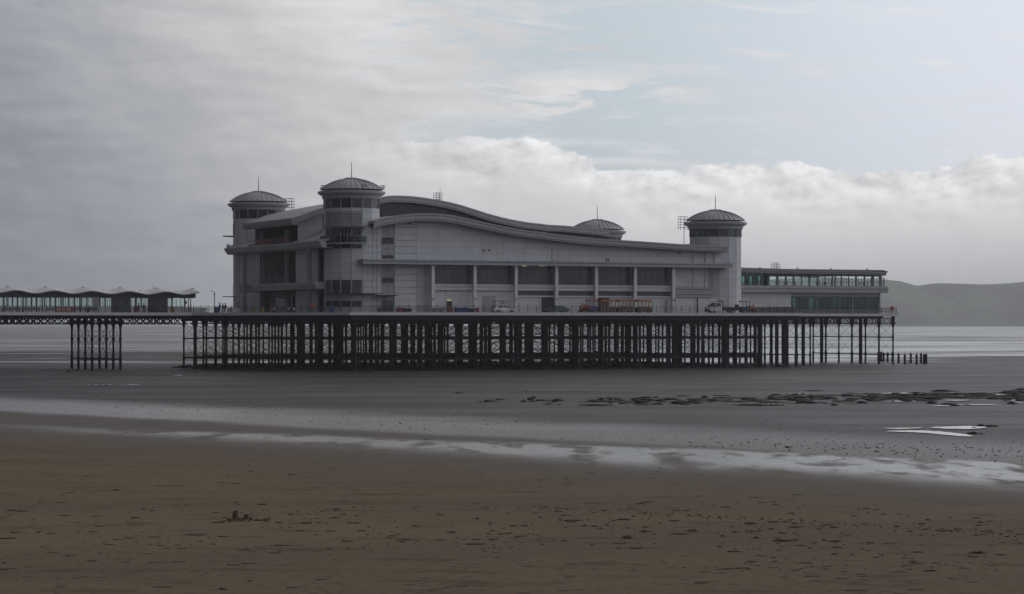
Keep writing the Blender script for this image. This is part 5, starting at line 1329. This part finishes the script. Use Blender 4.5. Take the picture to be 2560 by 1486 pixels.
# white planters / screens on the forecourt and a row of small goods by the first doorway
for x, v, w in ((583, 10.5, 2.2), (590, 9.5, 1.6)):
    s_ = thing('forecourt_screen', 'low white canvas screen on the forecourt by the far tower' if x == 583 else 'low white screen just in front of the far tower kiosk', 'screen', W(U_at(x, v), v, DZ), TH)
    BX(-w / 2, w / 2, -.02, .02, .15, 1.0).build('panel', 'shelter_white', s_)
    for q in (-1, 1): BX(q * w / 2 - .03, q * w / 2 + .03, -.04, .04, 0, 1.05).build('post', 'steel', s_); BX(q * w / 2 - .03, q * w / 2 + .03, -.25, .25, 0, .04).build('foot', 'steel', s_)
def crate(x, v, lab, mt, w=1.2, h=.8, d=.7):
    c = thing('storage_bin', lab, 'storage bin', W(U_at(x, v), v, DZ), TH)
    MB().prism([(-w / 2, -d / 2, .1), (w / 2, -d / 2, .1), (w / 2 + .06, -d / 2 - .05, h), (-w / 2 - .06, -d / 2 - .05, h)], (0, d, 0)).build('body', mt, c)
    BX(-w / 2 - .1, w / 2 + .1, -d / 2 - .09, d / 2 + .05, h + .002, h + .07).build('lid', mt, c)
    for sx in (-1, 1): MB().tube((sx * w * .38, -d / 2, .1), (sx * w * .38, d / 2, .1), .1, 8).build('castor', 'tyre', c)
crate(1001, -8, 'dark red wheeled storage bin near the glass side door', 'dark_red', 1.3, .85); crate(1017, -8, 'dark grey wheeled storage bin next to a red one', 'truck_dark', 1.5, .7)
crate(1144, -8, 'navy storage bin left of the blue skip', 'blue', 1.0, .8); crate(1158, -8, 'blue storage skip outside the open red doorway', 'bin_blue', 1.7, .85); crate(1176, -8, 'dark storage bin between blue skip and second pillar', 'cloth_navy', 1.3, .7)
crate(1090, -7.6, 'grey trolley box beside the first pillar', 'column_grey', .9, .8); crate(1106, -7.6, 'pale grey trolley box left of the open doorway', 'concrete', .8, .85)
# outside cafe seats in front of the entrance
for i, x in enumerate((678, 688, 700, 712, 722, 733)):
    v = 2.0 - i * .9; s_ = thing('bistro_chair', 'light grey bistro chair on the terrace before the entrance' if i % 3 else 'bistro chair with a red back on the terrace before the entrance', 'chair', W(U_at(x, v - 4), v - 4, DZ), TH + i * .7, 'bistro chairs on the entrance terrace')
    BX(-.22, .22, -.22, .22, .44, .48).build('seat', 'concrete', s_); BX(-.22, .22, .19, .23, .5, .92).build('backrest', 'concrete' if i % 3 else 'red', s_)
    for a in (-.18, .18):
        for b in (-.18, .18): MB().tube((a, b, 0), (a, b, .44), .02, 5).build('leg', 'steel', s_)
        MB().tube((a, .21, .47), (a, .21, .51), .02, 5).build('back_post', 'steel', s_)

# ------------------------------------------------------------------ foreshore: old piles, rocks, puddles, sandcastles, weed
ptp = []
pilemesh = [MB().lathe([(.24, -1), (.25, .2), (.22, 1.0), (.24, 1.9), (.20, 1.98), (0.03, 1.95)], 8).tube((0.02, 0, 1.9), (0.05, 0, 2.6), .03, 5).mesh('timber_pile', 'pile_wood') for _ in range(2)]
for k, (x, yb, sc) in enumerate(((2196, 903, 1), (2203, 904, 1.05), (2209, 904, .95), (2219, 905, 1), (2231, 904, 1), (2246.5, 908.5, 1.0), (2262, 911, 1.0), (2277, 908.5, 1.02), (2291.5, 911, 1.0), (2302.5, 908, 1.02), (2310, 910, .98), (2315.5, 910, 1.0))):
    gx, gy = G_at(x, yb); o = put('timber_pile', pilemesh[k % 2], None, (gx, gy, 0), k * .7); o.scale = (1, 1, sc)
    tag(o, 'short blackened timber pile standing in shallow water past the pier end', 'pile', 'old piles past the pier end')
gx, gy = G_at(2270.5, 909); gr = MB().lathe([(.30 + .07 * cos(a), .07 * sin(a)) for a in [2 * pi * i / 6 for i in range(6)]], 16, close=True).build('green_ring', 'green_paint'); gr.location = (gx, gy, .33); gr.rotation_euler = (pi / 2, 0, 0.3); tag(gr, 'small green ring lying against the short timber piles', 'ring')
# reef of mud-dark rocks
rk = [MB().lump((0, 0, 0), 1, 1, 1, 20 + i, 9, 4).mesh('rock', 'rock', smooth=False) for i in range(6)]
rr = random.Random(21); nrk = 0
def rock(x, y, w, h, lab='dark rock in the low reef across the wet sand', grp='rocks of the low reef', d=1.6):
    gx, gy = G_at(x, y); sc = gy / F; o = put('rock', rk[rr.randrange(6)], None, (gx, gy, -.02), rr.uniform(-.4, .4)); o.scale = (w * sc / 2, w * sc / 2 * d, h * sc); tag(o, lab, 'rock', grp); return o
def reef_y(x): return 1004 - 12 * max(0, (x - 1500) / 1060)
for k in range(330):
    x = 1165 + 1420 * (rr.random() ** 0.72); dens = min(1, .25 + (x - 1165) / 900)
    if rr.random() > dens: continue
    y = reef_y(x) + rr.gauss(0, 1) * (2.5 + 4.5 * min(1, max(0, (x - 1200) / 900)))
    rock(x, y, rr.uniform(16, 50) * (.7 + .7 * (x - 1165) / 1400), rr.choice((1.4, 2.0, 3.0, 4.2, 6.0)) * rr.uniform(.8, 1.2), d=rr.uniform(.8, 2.4)); nrk += 1
for x, y, w, h in ((2452, 1066, 22, 6), (2480, 1067, 34, 5), (2435, 1071, 18, 4), (2432, 1086, 34, 7), (2452, 1086, 24, 4)): rock(x, y, w, h, 'dark rock at the end of the bright forked puddle', 'rocks by the forked puddle')
for x, y, w, h in ((2388, 1015, 20, 4), (2418, 1013, 26, 3)): rock(x, y, w, h, 'dark rock lying in a puddle just this side of the reef', 'rocks in the reef puddle')
# standing water: thin sheets of still water on the sand
def water_mat():
    m = bpy.data.materials.new('still_water'); m.use_nodes = True; t = NT(m.node_tree); o = t.n('ShaderNodeOutputMaterial'); b = t.n('ShaderNodeBsdfPrincipled')
    b.inputs['Base Color'].default_value = (.05, .05, .05, 1); b.inputs['Roughness'].default_value = .06; b.inputs['IOR'].default_value = 1.33
    g = t.n('ShaderNodeNewGeometry'); bp = t.n('ShaderNodeBump'); bp.inputs['Strength'].default_value = .05; bp.inputs['Distance'].default_value = .02
    t.put(bp.inputs['Height'], t.noise(g.outputs['Position'], 3.0, 3, .5)); t.put(b.inputs['Normal'], bp); t.put(o.inputs[0], b); MATS['still_water'] = m
water_mat()
def puddle(top, bot, seed=0):
    """outline from photo pixels: upper edge left to right, lower edge left to right"""
    rn = random.Random(seed); P = []
    def dens(line):
        out = []
        for (a, b), (c, d) in zip(line, line[1:]):
            n = max(2, int(abs(c - a) / 6))
            for i in range(n): q = i / n; out.append((a + (c - a) * q, b + (d - b) * q + rn.uniform(-.35, .35)))
        out.append(line[-1]); return out
    for x, y in dens(top) + dens(bot)[::-1]:
        gx, gy = G_at(x, y, .07); P.append((gx, gy, .07))
    return struct(MB().poly(P).build('puddle', 'still_water'))
Z6 = lambda l: [(1960 + x / 4.2, 960 + y / 4.2) for x, y in l]
puddle(Z6([(1085, 492), (1300, 488), (1500, 490), (1700, 505), (1900, 528), (1985, 547)]), Z6([(1085, 500), (1300, 505), (1500, 514), (1700, 535), (1850, 549), (1985, 551)]), 1)
puddle(Z6([(1530, 455), (1700, 448), (1850, 444), (1950, 441), (2120, 452)]), Z6([(1530, 459), (1700, 470), (1850, 473), (1960, 474), (2120, 460)]), 2)
puddle(Z6([(1060, 462), (1200, 463), (1440, 457)]), Z6([(1060, 468), (1200, 474), (1440, 464)]), 3)
for i, (xa, xb, y, th) in enumerate(((1960 + 0 / 4.2, 1960 + 190 / 4.2, 1007.5, 2), (2046, 2092, 1006.5, 2.5), (2129, 2145, 1005.5, 2), (2200, 2290, 1003.3, 1.6), (2330, 2375, 1014.5, 2), (2388, 2490, 1011.6, 2), (2356, 2420, 1001, 2), (2480, 2512, 986.5, 2), (2532, 2554, 991.5, 2.5), (2490, 2545, 1001.5, 2), (2520, 2560, 1006, 2), (2194, 2270, 983.5, 3), (1960, 2030, 984.5, 2), (1430, 1535, 1012.5, 2.6), (1582, 1630, 1011, 2), (1815, 1960, 1011.5, 3.4), (1190, 1255, 1003.5, 1.5), (430, 456, 938.7, 1.6), (205, 290, 962.5, 1.5), (305, 355, 962.3, 1.3), (1130, 1160, 982, 1.2))):
    puddle([(xa, y), ((xa + xb) / 2, y - th * .55), (xb, y - th * .2)], [(xa, y), ((xa + xb) / 2, y + th * .5), (xb, y + th * .2)], 10 + i)
# two bucket sandcastles with their trampled heap
for (x, y, lab) in ((588, 1296, 'taller bucket-shaped sandcastle on the brown beach'), (616, 1297, 'shorter crumbling bucket-shaped sandcastle on the brown beach')):
    gx, gy = G_at(x, y); h = .20 if x < 600 else .165
    o = MB().lathe([(.135, -.02), (.125, .03), (.105, h * .7), (.10, h), (.085, h + .012), (.04, h + .006), (0.01, h + .012)], 14).build('sandcastle', 'castle_sand', smooth=True); o.location = (gx, gy, 0.01)
    me = o.data
    for v in me.vertices: q = mn.noise(Vector((v.co.x * 18, v.co.y * 18, v.co.z * 18 + x))); v.co.x *= 1 + .14 * q; v.co.y *= 1 + .14 * q; v.co.z += .012 * q
    tag(o, lab, 'sandcastle')
heap = MB(); rh = random.Random(4)
for k in range(70):
    x = 575 + 100 * rh.random() ** 1.6; gx, gy = G_at(x, 1299 + rh.gauss(0, 1.6)); heap.lump((gx, gy, 0.0), rh.uniform(.03, .14), rh.uniform(.05, .2), rh.uniform(.01, .045), k, 6, 2)
o = stuff(heap.build('sand_heap', 'castle_sand')); o['label'] = 'trampled dark sand around the two sandcastles'; o['category'] = 'sand'
# weed: larger clumps are things, the litter of small scraps is one mass
def clump_mesh(seed):
    r = random.Random(seed); mb = MB()
    for k in range(16): a = r.gauss(0, .42); mb.lump((a, r.gauss(0, .22), 0), r.uniform(.08, .26), r.uniform(.08, .25), r.uniform(.25, 1.0) * max(.2, 1 - abs(a)), seed * 50 + k, 6, 2)
    for k in range(8): a = r.uniform(-1.2, 1.2); mb.tube((a, r.uniform(-.3, .3), .1), (a + r.uniform(-.4, .4), r.uniform(-.4, .4), .05), .04, 4)
    return mb
cm = [clump_mesh(s).mesh('seaweed_clump', 'seaweed') for s in range(5)]; cmb = [clump_mesh(s + 9).mesh('seaweed_clump', 'seaweed_brown') for s in range(4)]
R3 = lambda x, y: (x * 1280 / 2520, 900 + y * 586 / 1154); R4 = lambda x, y: (1280 + x * 1280 / 2520, 900 + y * 586 / 1154)
black = [R3(*p) + (w,) for *p, w in ((565, 643, 34), (750, 742, 22), (1160, 702, 20), (1295, 712, 32), (1165, 751, 42), (1740, 725, 16), (1655, 743, 26), (1590, 745, 18), (2165, 763, 26), (2345, 782, 30), (2410, 805, 26), (2225, 849, 38), (1520, 801, 22), (1610, 805, 20), (1725, 804, 24), (1410, 724, 8), (1050, 654, 8), (445, 220, 9), (185, 850, 18), (1225, 1090, 30), (1090, 1132, 44), (335, 967, 26), (20, 1000, 24), (880, 912, 18))]
black += [R4(*p) + (w,) for *p, w in ((360, 818, 30), (440, 830, 26), (655, 845, 42), (20, 874, 22), (255, 892, 26), (1030, 868, 34), (1200, 878, 34), (2295, 950, 60), (1165, 995, 18), (2060, 1040, 44), (920, 672, 20), (935, 567, 8), (1490, 900, 26), (1725, 933, 14), (1320, 890, 12))]
for k, (x, y, w) in enumerate(black):
    gx, gy = G_at(x, y); s = gy / F * w; o = put('seaweed_clump', cm[k % 5], None, (gx, gy, 0.0), random.uniform(-.2, .2) + (pi if k % 2 else 0)); o.scale = (s * .46, s * .40, max(.035, min(.11, s * .13)))
    tag(o, 'black clump of seaweed washed up on the brown beach', 'seaweed', 'black seaweed clumps on the beach')
brown = [R3(*p) + (w,) for *p, w in ((1085, 955, 32), (1200, 935, 70), (1390, 915, 90), (1620, 960, 34), (870, 683, 40), (1090, 605, 46), (1560, 628, 60), (1740, 640, 80), (250, 418, 40), (100, 468, 70), (430, 575, 60), (950, 1045, 46))]
brown += [R4(*p) + (w,) for *p, w in ((1190, 840, 80), (560, 875, 60), (1870, 903, 56), (2020, 912, 40), (1900, 1045, 70), (1650, 865, 46), (1320, 936, 40), (850, 965, 36), (2150, 912, 30), (760, 610, 28), (270, 765, 60), (1290, 995, 34))]
for k, (x, y, w) in enumerate(brown):
    gx, gy = G_at(x, y); s = gy / F * w; o = put('seaweed_clump', cmb[k % 4], None, (gx, gy, 0.0), random.uniform(-.1, .1) + (pi if k % 2 else 0)); o.scale = (s * .46, s * .34, max(.012, min(.03, s * .03)))
    tag(o, 'low brown patch of weed flattened on the beach', 'seaweed', 'brown weed patches on the beach')
sc = MB(); sb = MB(); rs = random.Random(8)
for k in range(5200):
    y = 1486 - 390 * rs.random() ** 1.55; x = rs.uniform(-40, 2600)
    cl_ = mn.noise(Vector((x * .006, y * .03, 2.0)))
    if cl_ + rs.uniform(-.25, .35) < .05: continue
    if y < 1100 + 60 * (x / 2560) + 20 and rs.random() > .25: continue
    gx, gy = G_at(x, y); w = rs.choice((.014, .02, .02, .03, .04, .06, .09, .16)) * rs.uniform(.6, 1.4) * (2.0 if rs.random() < .04 else 1)
    (sc if rs.random() < .08 else sb).lump((gx, gy, 0.0), w * 1.5, w * rs.uniform(.5, 1.1), w * rs.uniform(.05, .16), k, 6, 2)
for k in range(420):                                          # faint strand line left by the tide
    q = rs.random(); x = 2600 * q; y = 1212 + 88 * q + 40 * q * q + rs.gauss(0, 3.0); gx, gy = G_at(x, y); w = rs.choice((.02, .03, .05)) * rs.uniform(.6, 1.4)
    sb.lump((gx, gy, 0.0), w * 1.6, w, w * rs.uniform(.06, .2), k, 5, 2)
for mb_, nm, mt, lab in ((sc, 'seaweed_scraps', 'seaweed', 'black scraps of seaweed strewn over the sand'), (sb, 'weed_litter', 'seaweed_brown', 'brown scraps of weed and casts strewn over the sand')):
    o = stuff(mb_.build(nm, mt, fix=False)); o['label'] = lab; o['category'] = 'seaweed'
# specks of worm casts on the wet bands
wc = MB()
for k in range(3000):
    y = rs.uniform(985, 1185); x = rs.uniform(0, 2560); gx, gy = G_at(x, y); t_ = gy + 1.1 * gx
    if not (176 < t_ < 232) or rs.random() > (1.2 - abs(t_ - 200) / 34): continue
    wc.lump((gx, gy, 0.0), rs.uniform(.03, .12) * rs.choice((.6, 1, 1.6)), rs.uniform(.06, .2), rs.uniform(.012, .045), k, 5, 2)
o = stuff(wc.build('worm_casts', 'rock', fix=False)); o['label'] = 'specks of worm casts on the shining wet sand'; o['category'] = 'worm casts'
# marker post, red marker, leaning stump, stranded planks
gx, gy = G_at(1315, 984); o = MB().tube((0, 0, -.2), (0.05, 0, .42), .035, 6).build('marker_stick', 'rock'); o.location = (gx, gy, 0); tag(o, 'thin dark stick upright in the mud before the pier', 'stick')
gx, gy = G_at(1527, 1013); o = MB().tube((0, 0, -.1), (0, 0, .42), .06, 6).box(-.35, .2, -.05, .05, .18, .28).build('red_marker', 'dark_red'); o.location = (gx, gy, 0); tag(o, 'small red marker peg at the end of a puddle by the reef', 'marker')
gx, gy = G_at(171, 932); o = MB().tube((.12, 0, -.1), (-.22, 0, .42), .12, 7, .16).build('leaning_stump', 'pile_wood'); o.location = (gx, gy, 0); tag(o, 'short leaning black stump on the mud by the walkway columns', 'stump')

# dark lumps added under the pavilion deck to deepen its shade
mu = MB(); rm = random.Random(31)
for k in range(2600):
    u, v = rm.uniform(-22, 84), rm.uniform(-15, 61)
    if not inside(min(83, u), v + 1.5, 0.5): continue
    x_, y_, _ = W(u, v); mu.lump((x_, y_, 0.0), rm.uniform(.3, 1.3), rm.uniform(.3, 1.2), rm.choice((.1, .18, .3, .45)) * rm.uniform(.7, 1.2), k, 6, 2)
o = stuff(mu.build('shade_lumps', 'seaweed', fix=False)); o['label'] = 'dark lumps added on the mud to deepen shade beneath the pavilion deck'; o['category'] = 'mussel bed'
